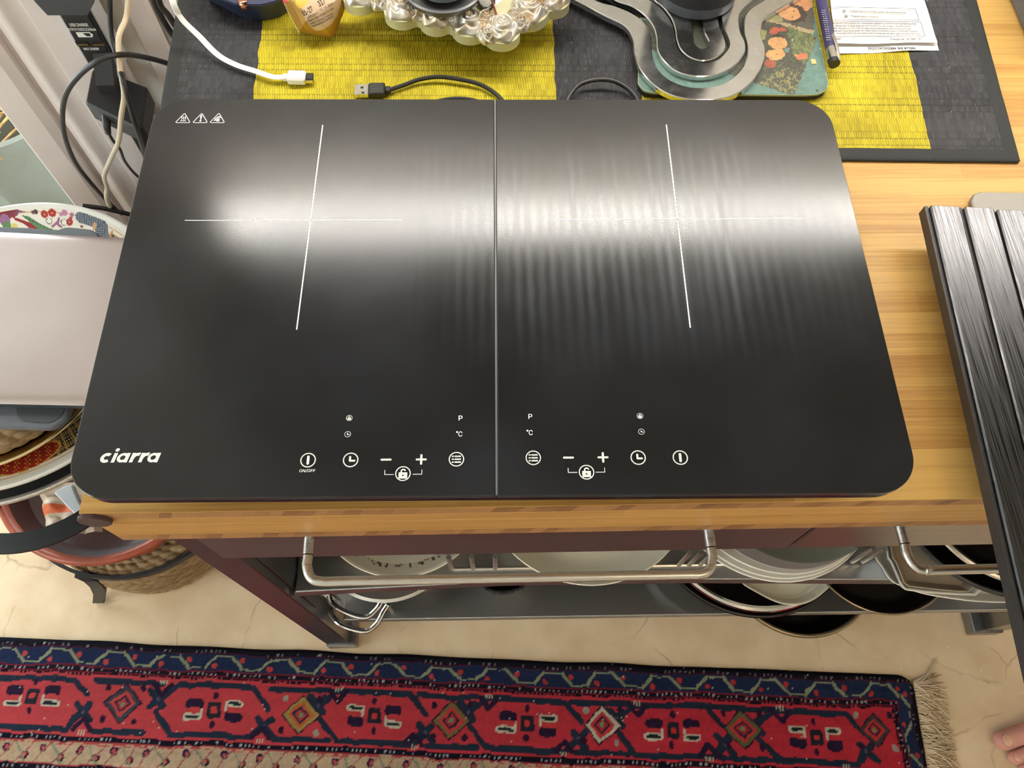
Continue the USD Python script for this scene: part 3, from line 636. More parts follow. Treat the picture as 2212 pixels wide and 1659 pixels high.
for px, py, rx, ry, c, r in ((1735, 6, 22, 18, (200, 136, 84), 0), (1716, 30, 27, 19, (74, 60, 50), .2), (1706, 29, 24, 14, (216, 156, 96), .15), (1648, 75, 8, 11, (150, 150, 92), 0), (1673, 66, 12, 8, (196, 88, 56), -.3), (1690, 64, 10, 4, (190, 88, 60), .1),
                             (1680, 82, 14, 8, (70, 58, 48), 0), (1680, 93, 21, 13, (210, 154, 90), .1), (1676, 118, 21, 12, (216, 158, 92), 0), (1664, 138, 14, 9, (168, 84, 58), .2), (1732, 122, 11, 7, (208, 110, 70), -.2), (1721, 119, 6, 3, (206, 150, 84), 0), (1700, 108, 6, 5, (120, 140, 140), 0)):
    blob(px, py, rx, ry, c, r)
for px, py in ((1697, 22), (1714, 24), (1712, 37), (1678, 95), (1668, 124), (1679, 117)): blob(px, py, 2.2, 1.3, (150, 92, 66))
for px, py in ((1760, 83), (1721, 58), (1681, 61), (1766, 196)): blob(px, py, 2, 2, (70, 50, 44))
for px, py in ((1713, 86), (1777, 112), (1771, 106)): blob(px, py, 1.6, 1.6, (232, 226, 206))
soft = meshkit.fbm(np.stack([GX0 * 260, GY0 * 260, 0 * GX0], -1), 3); col = col * (.66 + .40 * soft)[:, None]; gy_ = col.mean(1, keepdims=True); col = col * .86 + gy_ * .14
obj('photo_print', (V_, F_), M['print'], pb, smooth=False, color=col, label='printed sheet with faded garden photographs of children')
obj('sheet_edge', prism(bpoly, ZBD - .0022, ZBD - .0003), plain('sheet_edge', srgb(150, 160, 138), .5), pb)
crumb = []
for px, py in ((1757, 134),): crumb.append(rbox(at(px, py, ZBD) - [.0025, .0035, 0], at(px, py, ZBD) + [.0025, .0035, .001], .0006))
solo('bread_crumb', join(*crumb), plain('crumb', srgb(214, 186, 130), .9), 'small beige crumb lying on the green photo board', 'crumb')
# trivet: three nested wavy steel bands
ZV = ZBD + .0005
tv = thing('trivet', 'scratched steel trivet of three nested wavy bands on the photo board', 'trivet', (*at(1500, 100, ZV)[:2], ZV))
c3 = lambda pts: np.array([at(1180 + x / 3.253, y / 3.253, ZV + .006)[:2] for x, y in pts])
def band(outer, inner):
    o, i = spline(c3(outer), 6)[:, :2], spline(c3(inner), 6)[:, :2]
    return sg.Polygon(np.vstack([o, i[::-1]])).buffer(0)
outs = [band([(-330, -330), (-120, -160), (205, 0), (400, 105), (545, 178), (605, 265), (618, 370), (655, 480), (740, 585), (860, 662), (1010, 698), (1190, 700), (1335, 662), (1450, 572), (1528, 450), (1540, 340), (1512, 235), (1535, 135), (1610, 78), (1760, -10), (1960, -140), (2200, -330)],
             [(-100, -330), (60, -170), (340, -5), (480, 38), (600, 88), (685, 150), (735, 235), (742, 330), (755, 415), (795, 492), (870, 558), (980, 602), (1100, 612), (1230, 588), (1335, 520), (1398, 430), (1410, 330), (1386, 225), (1392, 130), (1432, 62), (1560, -20), (1740, -140), (1960, -330)]),
        band([(120, -330), (260, -140), (480, 0), (600, 44), (695, 112), (752, 190), (772, 265), (778, 345), (812, 412), (890, 488), (990, 528), (1100, 538), (1220, 518), (1328, 458), (1396, 370), (1402, 300), (1368, 220), (1358, 130), (1384, 58), (1500, -40), (1680, -170), (1800, -330)],
             [(380, -330), (520, -140), (730, 0), (795, 42), (852, 102), (890, 170), (906, 250), (922, 322), (962, 382), (1030, 424), (1110, 438), (1200, 416), (1258, 364), (1284, 310), (1268, 250), (1238, 185), (1228, 100), (1250, 40), (1330, -60), (1440, -180), (1500, -330)]),
        band([(560, -330), (640, -140), (760, 2), (812, 42), (872, 118), (902, 195), (914, 275), (944, 348), (1010, 404), (1100, 428), (1188, 408), (1246, 360), (1266, 310), (1248, 245), (1222, 180), (1212, 100), (1230, 30), (1290, -100), (1330, -330)],
             [(760, -330), (830, -140), (930, 20), (1000, 100), (1030, 180), (1036, 250), (1050, 306), (1090, 338), (1128, 324), (1140, 288), (1112, 230), (1096, 160), (1090, 60), (1110, -100), (1140, -330)])]
for g in outs: obj('band', prism(g.buffer(-.0003).simplify(.00008), ZV, ZV + .006, .0009), M['old_chrome'], tv, smooth=20)
# speaker on the trivet
sc_ = at(1500, -16, ZV + .0062); ZS = ZV + .0062
sp = thing('speaker', 'black mesh cylindrical speaker standing on the steel trivet', 'speaker', (sc_[0], sc_[1], ZS))
obj('base_ring', lathe([(0, ZS), (.040, ZS), (.0428, ZS + .002), (.0432, ZS + .011), (.0425, ZS + .0125), (0, ZS + .0125)], (sc_[0], sc_[1], 0)), M['slate_plastic'], sp)
obj('mesh_cover', lathe([(.0424, ZS + .0126), (.0424, ZS + .13), (.038, ZS + .138), (0, ZS + .138)], (sc_[0], sc_[1], 0)), M['cloth'], sp)
obj('top_cap', lathe([(0, ZS + .1395), (.036, ZS + .1395), (.0375, ZS + .1382), (0, ZS + .1382)], (sc_[0], sc_[1], 0)), M['black_plastic'], sp)
# pen and medication sheets
zp = ZBD + .0056
pn = thing('ballpoint_pen', 'navy ballpoint pen with chrome end lying beside the paper sheets', 'pen', at(1785, 70, zp))
q0, q1, q2, q3, qe = at(1770, -30, zp), at(1774, 2, zp), at(1796, 107, zp), at(1800, 131, zp), at(1803, 139, zp)
rad = .0056
obj('barrel', tube([q1, q2], rad, 20, smooth=False), M['pen_navy'], pn)
obj('grip', tube([q0, q1], rad * .98, 20, smooth=False), M['black_plastic'], pn); obj('barrel_ring', tube([q1 - (q2 - q1) * .012, q1 + (q2 - q1) * .006], rad * 1.03, 20, smooth=False), M['chrome'], pn)
obj('chrome_cap', tube([q2, q3], rad * 1.01, 20, smooth=False), M['chrome'], pn); obj('end_plug', tube([q3, qe], rad * .98, 20, smooth=False), M['black_plastic'], pn)
cdir = (q3 - q2) / np.linalg.norm(q3 - q2)
obj('clip', tube([at(1797, 70, zp + .004), at(1803, 84, zp + .0066), at(1809, 105, zp + .0058), at(1812, 131, zp + .0035)], .001, 8, flat=(.0016, .0006)), M['chrome'], pn)
a_, b_ = at(1778.5, 22, zp + rad), at(1790.5, 86, zp + rad); pd_ = (b_ - a_) / np.linalg.norm(b_ - a_); sd_ = np.cross([0, 0, 1.0], pd_); marks = []
for k in range(15):
    for q in (-.0012, .0012):
        c = a_ + (b_ - a_) * k / 14 + sd_ * q; L_ = .0006 + .0007 * ((k * 7 + (q > 0) * 3) % 4) / 3
        marks.append(flat_shape(sg.box(-.0005, -L_, .0005, L_), c + [0, 0, .00002 - .0001], pd_, sd_, .00008))
obj('barrel_print', join(*marks), M['print_grey'], pn, smooth=False)
ZQ = ZP + .0040
def sheet(name, px_poly, z0, label, amp=.0012, seed=0):
    t = thing(name, label, 'paper', (*at(*px_poly[0], z0)[:2], z0))
    c = [at(px, py, z0) for px, py in px_poly]
    def f(U, V):
        P = (c[0] * (1 - U[..., None]) + c[1] * U[..., None]) * (1 - V[..., None]) + (c[3] * (1 - U[..., None]) + c[2] * U[..., None]) * V[..., None]
        P[..., 2] += amp * meshkit.noise(np.stack([U * 3 + seed, V * 4, 0 * U], -1)) + (.0008 * np.cos(U * 9)) * (1 - V) ** 6
        return P
    top = grid(np.linspace(0, 1, 40), np.linspace(0, 1, 24), f); v, fc = top[0], top[1]; n = len(v)
    vb = v - [0, 0, .0006]; 
    obj('leaf', (np.vstack([v, vb]), np.vstack([fc, fc[:, ::-1] + n])), M['paper'], t, smooth=True)
    return t
s2 = sheet('paper_sheet', [(1806, 117), (2029, 108), (1985, -40), (1790, -40)], ZP + .0006, 'lower folded white sheet with upside-down heading along its front edge', .0008, 3)
s1 = sheet('paper_sheet', [(1804, 96), (2025, 93), (1978, -48), (1788, -48)], ZP + .0036, 'upper white printed sheet with two boxed text blocks beside the pen', .0012, 8)
zl = ZP + .0056; zl2 = ZP + .0021
def txt(par, t, a, b, hgt, z, ink='ink', bold=False, name='print_line'): obj(name, lettering(t, at(*a, z), at(*b, z), hgt, bold=bold), M[ink], par, smooth=False)
txt(s1, 'Tratamiento modificado recientemente', (1834, 25), (1957, 29.5), .0023, zl, bold=True); txt(s1, 'Tratamiento nuevo', (1838, 36.5), (1898, 38), .0023, zl, bold=True)
for i, (t, xa, xb) in enumerate((('ud de las Islas Baleares. Finalidad: gestión y control de la prescripción', 1797, 1979), ('s. Derechos: Puede ejercer sus derechos de acceso, rectificación,', 1798, 1968), ('ado de decisiones individuales automatizadas ante el Servicio de', 1800, 1967), ('de las Islas Baleares, en Calle Reina Esclarmunda, 9, 07003, Palma', 1802, 1981), ('la protección de sus datos personales en el sitio web del Servicio de', 1807, 1986))):
    txt(s1, t, (xa, 51 + i * 5.4), (xb, 53 + i * 5.4), .0016, zl, bold=True)
txt(s1, 'Página  4 de  4', (1924, 86), (1989, 85), .0018, zl, bold=True); txt(s1, 'nte', (1806, 85), (1816, 85), .0018, zl, bold=True)
txt(s2, 'HOJA DE MEDICACIÓN', (1976, 102), (1875, 102.5), .0026, zl2, 'ink_dark', True); 
def rule(par, pts, z, wd=.0005): obj('rule', prism(sg.LineString([at(*q, z)[:2] for q in pts]).buffer(wd / 2), z, z + .00008), M['ink'], par, smooth=False)
rule(s1, [(1790, 15), (1820, 15.5), (1977, 18.5), (1985.5, 43.5), (1800, 42)], zl); rule(s1, [(1797, 46), (1989, 47.5), (1998, 78), (1803, 79)], zl)
dm_ = sg.Polygon([(-1, 0), (0, .8), (1, 0), (0, -.8)])
obj('diamond_mark', flat_shape(dm_, at(1824, 23, zl), np.array([.0024, 0, 0]), np.array([0, .0024, 0]), .00008), M['print_grey'], s1, smooth=False)
obj('round_mark', flat_shape(sg.Point(0, 0).buffer(1), at(1828, 34, zl), np.array([.0021, 0, 0]), np.array([0, .0014, 0]), .00008), M['print_grey'], s1, smooth=False)

# ornate tray of silver roses
ZR = ZP + .042
rosepx = [(776, -16), (868, 14), (942, 30), (1015, 46), (1084, 60), (1142, 16), (1194, -8)]
rp = [at(px, py, ZR)[:2] for px, py in rosepx]
ctr = at(975, -170, ZR)[:2]
tray = thing('ornate_tray', 'silver tray rimmed with moulded roses holding spectacles', 'tray', (*ctr, ZP))
allr = rp + [2 * ctr - p for p in rp] 
extra = [ctr + np.array([math.cos(a), math.sin(a)]) * .115 for a in ()]
def rose(c, r, h, rot, z):
    n, m = 110, 44; a = np.arange(n) * 2 * np.pi / n; rr = np.linspace(0, 1, m)
    R, Aa = np.meshgrid(rr, a, indexing='ij')
    lob = 1 + .07 * np.sin(5 * Aa + rot) * R ** 2
    ph = R * 3.4 - Aa / (2 * np.pi) + rot
    inn_ = np.clip((.66 - R) / .14, 0, 1); ph = R * 4.3 - Aa / (2 * np.pi) + rot; ridge = 1 - (np.abs((ph % 1) - .5) * 2) ** 1.5
    pet = np.abs(np.sin(2.5 * Aa + rot * 3 + 1.6 * np.sin(R * 5 + rot)))
    hh = h * (1 - .45 * R ** 2) * np.sqrt(np.clip(1 - R ** 5, 0, 1)) + .0042 * ridge * inn_ * np.minimum(R * 6, 1) + .0040 * (1 - pet ** 1.4) * (1 - inn_) * (1 - R ** 8) - .0018 * np.exp(-((R - .64) / .06) ** 2)
    x, y = c[0] + r * R * lob * np.cos(Aa), c[1] + r * R * lob * np.sin(Aa)
    v = np.stack([x, y, z + hh], -1).reshape(-1, 3); f = []
    i, j = np.meshgrid(np.arange(m - 1), np.arange(n), indexing='ij'); k = (j + 1) % n
    q = np.stack([i * n + j, (i + 1) * n + j, (i + 1) * n + k, i * n + k], -1).reshape(-1, 4)
    return trimesh.Trimesh(v, np.vstack([q[:, [0, 1, 2]], q[:, [0, 2, 3]]]), process=False)
rr_ = [.0165, .0172, .0160, .0172, .0172, .0185, .0165]
lobes = [sg.Point(p).buffer(r * 1.06) for p, r in zip(allr, rr_ + rr_)]
inner = sg.Polygon([ctr + (np.array(p) - ctr) * .82 for p in sorted(allr, key=lambda p: math.atan2(p[1] - ctr[1], p[0] - ctr[0]))])
outer = so.unary_union(lobes + [inner.buffer(.013)]).buffer(.004).buffer(-.004)
obj('foot', prism(inner.buffer(-.03).buffer(.022, 16), ZP + .0006, ZR - .0132), M['resin'], tray)
obj('rim', prism(outer.difference(inner.buffer(-.002)).simplify(.0003), ZR - .013, ZR - .003), M['resin'], tray, label='pale translucent looking lower rim')
obj('mirror', prism(inner.buffer(-.0024), ZR - .0128, ZR - .0115), M['mirror'], tray)
for i, (p, r) in enumerate(zip(allr, rr_ + rr_)): obj('rose', rose(p, r * 1.02, .010, .37 * i, ZR - .004), M['tarnished'], tray, smooth=True)
buds = [(820, 3), (906, 27), (980, 33), (1050, 38), (1054, 76), (1112, 34), (1167, 14), (1126, 50)]
for i, (px, py) in enumerate(buds): obj('leaf_bud', rose(at(px, py, ZR)[:2], .0095, .007, 1.1 * i, ZR - .004), M['tarnished'], tray, smooth=True)
# spectacles and papers in the tray
gz = ZR - .005
pc = [at(px, py, ZR - .0165)[:2] for px, py in ((985, 18), (1045, 40), (1100, 36), (1120, 5), (1080, -40), (1000, -40))]
solo('folded_leaflet', prism(sg.Polygon(pc), ZR - .0114, ZR - .0102), M['paper'], 'white leaflet lying inside the rose tray', 'leaflet')
gl_ = thing('spectacles', 'brown framed spectacles with red temple lying in the rose tray', 'glasses', at(1050, 10, gz))
obj('lens_frame', tube([at(px, py, gz + .004) for px, py in ((1030, -8), (1034, 8), (1044, 20), (1056, 19), (1066, 8), (1064, -10), (1046, -16))], .0016, 8, closed=True), M['frame_brown'], gl_)
obj('temple', tube([at(1057, -12, gz + .009), at(1066, 12, gz + .006), at(1075, 38, gz + .003)], .0014, 8, flat=(.0008, .002)), M['frame_red'], gl_)
obj('temple', tube([at(1040, 18, gz + .004), at(1050, 32, gz + .001), at(1056, 44, gz)], .0009, 8), M['chrome'], gl_)
obj('lens', prism(sg.Polygon([at(px, py, gz + .004)[:2] for px, py in ((1033, -6), (1037, 8), (1046, 17), (1055, 16), (1063, 7), (1061, -8), (1047, -13))]), gz + .0036, gz + .0044), M['glass'], gl_)
# dark round dish on the tray's back
dc = at(958, -34, ZR + .020)
dd = thing('round_dish', 'dark grey round metal dish resting on the rose tray', 'dish', (dc[0], dc[1], ZR + .008))
obj('bowl', lathe([(0, ZR + .0085), (.030, ZR + .0085), (.036, ZR + .012), (.040, ZR + .020), (.038, ZR + .021), (.033, ZR + .014), (0, ZR + .0125)], (dc[0], dc[1], 0)), plain('dark_metal', srgb(92, 94, 96), .35, .6), dd)
obj('knob', lathe([(0, ZR + .013), (.014, ZR + .013), (.026, ZR + .02), (.024, ZR + .024), (0, ZR + .025)], (dc[0], dc[1], 0), 40), M['slate_plastic'], dd)

# navy holder with a copper blade, left
hz0, hz1 = ZP + .0006, ZP + .026
lowp = [at(px, py, hz0)[:2] for px, py in ((440, -40), (452, 2), (515, 34), (538, 43), (568, 45), (604, 37), (616, 29), (640, 8), (650, -40))]
topp = [at(px, py, hz1)[:2] for px, py in ((438, -60), (468, -4), (508, 11), (536, 13), (566, 13), (598, 5), (614, -4), (630, -26), (636, -60))]
nb = thing('navy_holder', 'faceted navy plastic holder with copper coloured blade behind the white cable', 'holder', (*lowp[3], hz0))
obj('base', hullpts([(*p, hz0) for p in lowp] + [(*p, hz1) for p in topp]), M['navy'], nb, smooth=20)
obj('top_plate', prism(sg.Polygon(topp).buffer(-.0012), hz1 + .0001, hz1 + .0012), M['navy_top'], nb)
obj('blade', tube([at(521, -6, hz1 + .004), at(525, 6, hz1 + .003), at(529, 13, hz1 - .001), at(531, 22, hz1 - .007)], .003, 8, flat=(.0042, .0007)), M['copper'], nb)

# snack pouch standing on the mat
bb = at(690, 80, ZP + .004); tn = np.array([0.10, -.86, .50]); tn /= np.linalg.norm(tn)
bg = thing('snack_pouch', 'golden snack pouch with beige printed label standing between the navy holder and rose tray', 'snack pouch', bb)
BX = np.cross([0, 0, 1.0], tn); BX = -BX / np.linalg.norm(BX) * -1; BY = np.cross(tn, BX)
if BY[2] < 0: BX, BY = -BX, -BY
def bloc(px, py): q = on(px, py, bb, tn) - bb; return np.array([q @ BX, q @ BY])
outl = [bloc(*q) for q in ((611, -30), (609, 0), (622, 28), (636, 54), (645, 73), (656, 72), (700, 80), (716, 81), (724, 76), (742, 30), (751, 0), (757, -30))]
bpo = sg.Polygon(outl); x0, y0, x1, y1 = bpo.bounds
us, vs = np.linspace(x0, x1, 90), np.linspace(y0, y1, 90)
V_, F_, U_, W2 = grid(us, vs, lambda U, V: np.stack([U, V, 0 * U], -1))
ins = shapely.contains_xy(bpo, U_, W2); dst = shapely.distance(shapely.points(U_, W2), bpo.exterior) * ins
seam = bloc(611, 0)[0]
puff = .022 * (1 - np.exp(-dst / .011)) + .0012 * meshkit.noise(np.stack([U_ * 90, W2 * 70, 0 * U_], -1)) * (dst > .001)
F_ = F_[ins[F_].all(1)]
wf = bb + U_[:, None] * BX + W2[:, None] * BY + puff[:, None] * tn; wb = bb + U_[:, None] * BX + W2[:, None] * BY - (puff * .8)[:, None] * tn
wf[:, 2] = np.maximum(wf[:, 2], ZP + .0006); wb[:, 2] = np.maximum(wb[:, 2], ZP + .0006)
lab = sg.Polygon([bloc(*q) for q in ((654, 12), (664, 36), (674, 54), (684, 62), (697, 60), (717, 48), (730, 30), (738, 0), (742, -30), (668, -30), (668, 0))]).buffer(-.001).buffer(.001)
isl = shapely.contains_xy(lab, U_, W2); gold = shapely.contains_xy(sg.Polygon([bloc(*q) for q in ((640, -30), (668, -30), (672, 0), (650, 14), (642, 6))]), U_, W2)
cc = np.tile(np.array(srgb(176, 132, 44)), (len(U_), 1)); cc[gold] = srgb(222, 178, 70)
sx = (U_ - np.interp(W2, [o[1] for o in outl[:5]][::-1], [o[0] for o in outl[:5]][::-1]))
cc[(sx < .010) & ((sx * 900 % 2) < .9)] = srgb(138, 98, 30); cc[sx < .0014] = srgb(226, 218, 196); cc[(sx < .006) & (W2 > bloc(611, 5)[1])] = srgb(214, 70, 86)
cc[isl] = srgb(206, 176, 142)
n0 = len(wf); obj('pouch', (np.vstack([wf, wb]), np.vstack([F_, F_[:, ::-1] + n0])), M['print'], bg, smooth=True, color=np.vstack([cc, cc]))
def bag_text(t, a, b, h):
    m = meshkit.text_mesh(t, 1.0, 1.0, h > .003); v = np.array(m.vertices); w = v[:, 0].max() - v[:, 0].min(); A2, B2 = bloc(*a), bloc(*b); ex = (B2 - A2) / w; nrm = np.array([-ex[1], ex[0]]) / np.linalg.norm(ex) * h
    q = A2 + np.outer(v[:, 0] - v[:, 0].min(), ex) + np.outer(v[:, 1], nrm); d = shapely.distance(shapely.points(q[:, 0], q[:, 1]), bpo.exterior) * shapely.contains_xy(bpo, q[:, 0], q[:, 1])
    p = .022 * (1 - np.exp(-d / .011)) + .0012 * meshkit.noise(np.stack([q[:, 0] * 90, q[:, 1] * 70, 0 * q[:, 0]], -1)) + .0003 + .00006 * v[:, 2]
    return trimesh.Trimesh(bb + q[:, :1] * BX + q[:, 1:] * BY + p[:, None] * tn, m.faces, process=False)
obj('date_print', join(bag_text('01-27', (660, 28), (680, 16), .0046), bag_text('317', (693, 8), (706, 0), .0046)), M['ink_dark'], bg, smooth=False)
obj('small_print', join(*[bag_text(t, (667 + 3 * i, 35 + 6.2 * i), (x, y), .0021) for i, (t, x, y) in enumerate((('100% Nuez | DE | Al. Nuss', 722, 2), ('Nueces, Nuez Pecana | Fr. Noix', 724, 14), ('origen: Turquia | Georgia', 722, 25), ('Ursprungsland | Camerun', 722, 32)))]), M['ink'], bg, smooth=False)

# cables on the mat
zc = ZP + .0025
wc = thing('white_cable', 'flat white charging cable ending in a small plug on the yellow stripe', 'cable', at(660, 165, ZP))
P_ = [(360, -60, .06), (372, 0, .05), (392, 40, .032), (430, 78, .018), (470, 118, .008), (510, 140, .006), (550, 153, .006), (590, 166, .006), (614, 166, .0055)]
obj('cord', tube([at(x, y, ZP + h) for x, y, h in P_], .002, 14, flat=(.0031, .0011)), M['white_plastic'], wc)
q0, q1, q2, q3 = at(611, 167, ZP + .0055), at(622, 167, ZP + .0055), at(661, 168, ZP + .0055), at(677, 168, ZP + .005)
def plug(p, q, hw_, hh, bev=.001):
    d = q - p; L = np.linalg.norm(d); d = d / L; m = rbox((0, -hw_, -hh), (L, hw_, hh), bev); s = np.cross([0, 0, 1.0], d); u = np.cross(d, s)
    return trimesh.Trimesh(np.outer(m.vertices[:, 0], d) + np.outer(m.vertices[:, 1], s) + np.outer(m.vertices[:, 2], u) + p, m.faces, process=False)
obj('strain_relief', plug(q0, q1, .0035, .0026), M['white_plastic'], wc); obj('plug_body', plug(q1, q2, .0068, .0042, .0016), M['white_plastic'], wc)
obj('connector', plug(q2, q3, .0048, .0022, .0006), M['black_plastic'], wc)
obj('connector_trim', plug(q2 + [0, -.0048, -.0004], q3 + [0, -.0048, -.0004], .0007, .0018, .0003), M['brass_rim'], wc)
bc = thing('black_usb_cable', 'black cable with silver flat plug lying on the yellow stripe before the hob', 'cable', at(800, 198, ZP))
q0, q1, q2, q3 = at(766, 197, ZP + .0045), at(797, 196, ZP + .0045), at(832, 195, ZP + .0045), at(844, 194, ZP + .0045)
obj('plug_shell', plug(q0, q1, .0066, .0026, .0005), M['chrome'], bc); obj('plug_body', plug(q1, q2, .0078, .0036, .0012), M['black_plastic'], bc); obj('strain_relief', plug(q2, q3, .0036, .0026), M['black_plastic'], bc)
for px, py in ((782, 189), (784, 200)):
    o = at(px, py, ZP + .0072); obj('plug_hole', rbox(o - [.0014, .0012, .0001], o + [.0014, .0012, .00002], .00004), M['nonstick'], bc)
o = at(814, 192, ZP + .0082); sym = so.unary_union([line([(-4, 0), (3.4, 0)], .5), line([(-2.4, 0), (-.8, 1.5), (.8, 1.5)], .4), line([(-1, 0), (.6, -1.5), (2, -1.5)], .4), sg.Point(-4, 0).buffer(.7)])
obj('usb_symbol', flat_shape(sym, o, np.array([.001, 0, 0]), np.array([0, .001, 0]), .00006), plain('emboss', srgb(70, 70, 72), .4), bc, smooth=False)
obj('cord', tube([at(x, y, ZP + h) for x, y, h in ((842, 194, .0045), (872, 184, .004), (905, 172, .005), (945, 166, .006), (985, 170, .006), (1030, 180, .005), (1062, 196, .004), (1084, 216, .003), (1098, 240, .003))], .0021, 10), M['black_plastic'], bc)
solo('black_cord_loop', tube([at(x, y, ZP + h) for x, y, h in ((905, 235, .003), (945, 219, .005), (985, 213, .006), (1025, 217, .005), (1060, 232, .003))], .0020, 10), M['black_plastic'], 'thin black cord just peeping out behind the hob centre', 'cable')
solo('black_cord_loop', tube([at(x, y, ZP + h) for x, y, h in ((1222, 225, .003), (1232, 205, .005), (1252, 183, .008), (1282, 173, .01), (1318, 173, .01), (1350, 187, .007), (1372, 208, .004), (1382, 225, .003))], .0022, 10), M['black_plastic'], 'black cord arching over the middle black stripe', 'cable')

# slatted black metal rack at the right
ZK = ZT + .04
K0, K1 = at(2010, 442, ZK), at(2212, 1310, ZK); kd = (K1 - K0)[:2]; kd /= np.linalg.norm(kd); ks = np.array([-kd[1], kd[0]])
LK = .40
rk = thing('slatted_rack', 'black brushed metal slatted rack standing at the right of the worktop', 'rack', (*(K0[:2] + ks * .1 + kd * .2), ZT))
def kp(a, b): return K0[:2] + ks * a + kd * b
wS = .0256; pitch = .0296
for k in range(8):
    a0 = k * pitch; z1 = ZK + [0, 0, -.002, -.002, -.002, -.002, 0, 0][k]
    lo = sg.Polygon([kp(a0, 0), kp(a0 + wS, 0), kp(a0 + wS, LK), kp(a0, LK)])
    obj('slat', prism(lo.buffer(-.0015).buffer(.0015, 3), z1 - .012, z1, .0012), M['gunmetal'], rk, smooth=20)
    hi_ = sg.Polygon([kp(a0 - .0034, -.001), kp(a0 - .0002, -.001), kp(a0 - .0002, LK), kp(a0 - .0034, LK)])
    obj('slat_flange', prism(hi_, z1 - .014, z1 - .0035), M['gunmetal_side'], rk)
for b in (.02, .22):
    obj('cross_bar', prism(sg.Polygon([kp(.012, b), kp(.22, b), kp(.22, b + .014), kp(.012, b + .014)]), ZK - .022, ZK - .0145), M['gunmetal_side'], rk)
    for a in (.02, .20): obj('foot', prism(sg.Polygon([kp(a, b), kp(a + .012, b), kp(a + .012, b + .012), kp(a, b + .012)]), ZT, ZK - .022), M['black_plastic'], rk)
pl = [at(px, py, ZT + .006)[:2] for px, py in ((2098, 432), (2103, 419), (2118, 414), (2300, 416), (2330, 470), (2340, 560), (2140, 560))]
solo('grey_slab', prism(sg.Polygon(pl).buffer(-.004).buffer(.004), ZT + .0003, ZT + .006, .001), plain('plate_grey', srgb(132, 128, 120), .4, .3), 'thin grey plate with rounded corner under the slatted rack', 'plate')
o1 = at(2209, 76, ZT)
cn = thing('steel_box', 'grey box at the far right end of the worktop, only its edge in view', 'box', (o1[0] + .08, o1[1] + .05, ZT))
obj('case', rbox((o1[0], o1[1] - .02, ZT + .001), (o1[0] + .17, .612, ZT + .064), .003), M['grey_plastic'], cn)
obj('lid', rbox((o1[0] - .001, o1[1] - .021, ZT + .0642), (o1[0] + .172, .614, ZT + .07), .0015), M['grey_plastic'], cn)

# ================================================================== sockets and cables at the wall on the left
yf = YW - .0145 - .026
def wallx(px, py, Y): return at(px, py, Y=Y)[0]
yS = .606
xl, xr = wallx(160, 88, yS), wallx(222, 88, yS)
st = thing('socket_strip', 'black vertical socket strip with charging ports on the white wall', 'socket strip', ((xl + xr) / 2, yS, .9))
z_lo, z_hi = at(215, 150, Y=yS)[2], 1.12
obj('body', rbox((xl, yS, z_lo), (xr, .6355, z_hi), .002), M['black_plastic'], st)
obj('bezel', join(rbox((xl - .0045, yS + .006, z_lo - .004), (xl - .0003, .6358, z_hi), .001), rbox((xr + .0003, yS + .006, z_lo - .004), (xr + .0045, .6358, z_hi), .001)), plain('bezel', srgb(196, 196, 200), .3), st)
yp = yS - .00012
def wtxt(t, a, b, h, name): 
    A_, B_ = at(*a, Y=yp), at(*b, Y=yp); B_[2] = A_[2]; B_[1] = A_[1] = yp
    m = meshkit.text_mesh(t, 1.0, 1.0, True); v = np.array(m.vertices); w = v[:, 0].max() - v[:, 0].min()
    obj(name, trimesh.Trimesh(np.c_[A_[0] + (v[:, 0] - v[:, 0].min()) * (B_[0] - A_[0]) / w, yp - v[:, 2] * .00008, A_[2] + v[:, 1] * h], m.faces[:, ::-1], process=False), M['print_white'], st, smooth=False)
wtxt('USB CHARGE', (152, 57), (192, 57), .0042, 'print_line'); wtxt('OUTPUT:5VDC2100mA', (145, 66.5), (209, 66.5), .0036, 'print_line'); wtxt('MAX 3680W', (182, 108), (215, 108), .0034, 'print_line')
c = at(182, 75, Y=yp); bat = so.unary_union([sg.box(-8, -3.4, 8, 3.4).difference(sg.Polygon([(-1, 2.2), (6.8, 2.2), (6.8, -2.2), (2, -2.2)])), sg.box(8, -1.5, 9.4, 1.5)])
obj('battery_symbol', flat_shape(bat, c, np.array([.00105, 0, 0]), np.array([0, 0, .00105]), .00008), M['print_white'], st, smooth=False)
for px in (178, 213):
    c = at(px, 94, Y=yS); obj('usb_port', rbox(c - [.0075, .0005, .0035], c + [.0075, .0004, .0035], .0002), M['nonstick'], st); obj('port_tongue', rbox(c - [.0065, .0009, .0022], c + [.0065, -.00055, -.0006], .0001), M['brass'], st)
# plug in the top socket
z0 = at(150, 33, Y=yS - .04)[2]
pg = thing('mains_plug', 'dark grey plug block in the upper socket of the strip', 'plug', (-.16, yS, z0))
xa, xb = wallx(100, 22, yS - .03), wallx(224, 22, yS - .03); xc, xd = wallx(118, 37, yS - .03), wallx(203, 37, yS - .03)
obj('body', hullpts([(x, y, z) for y in (yS - .04, yS - .0006) for x, z in ((xc, z0), (xd, z0), (xa, z0 + .016), (xb, z0 + .016), (xa - .004, z0 + .05), (xb + .004, z0 + .05))]), M['slate_plastic'], pg, smooth=20)
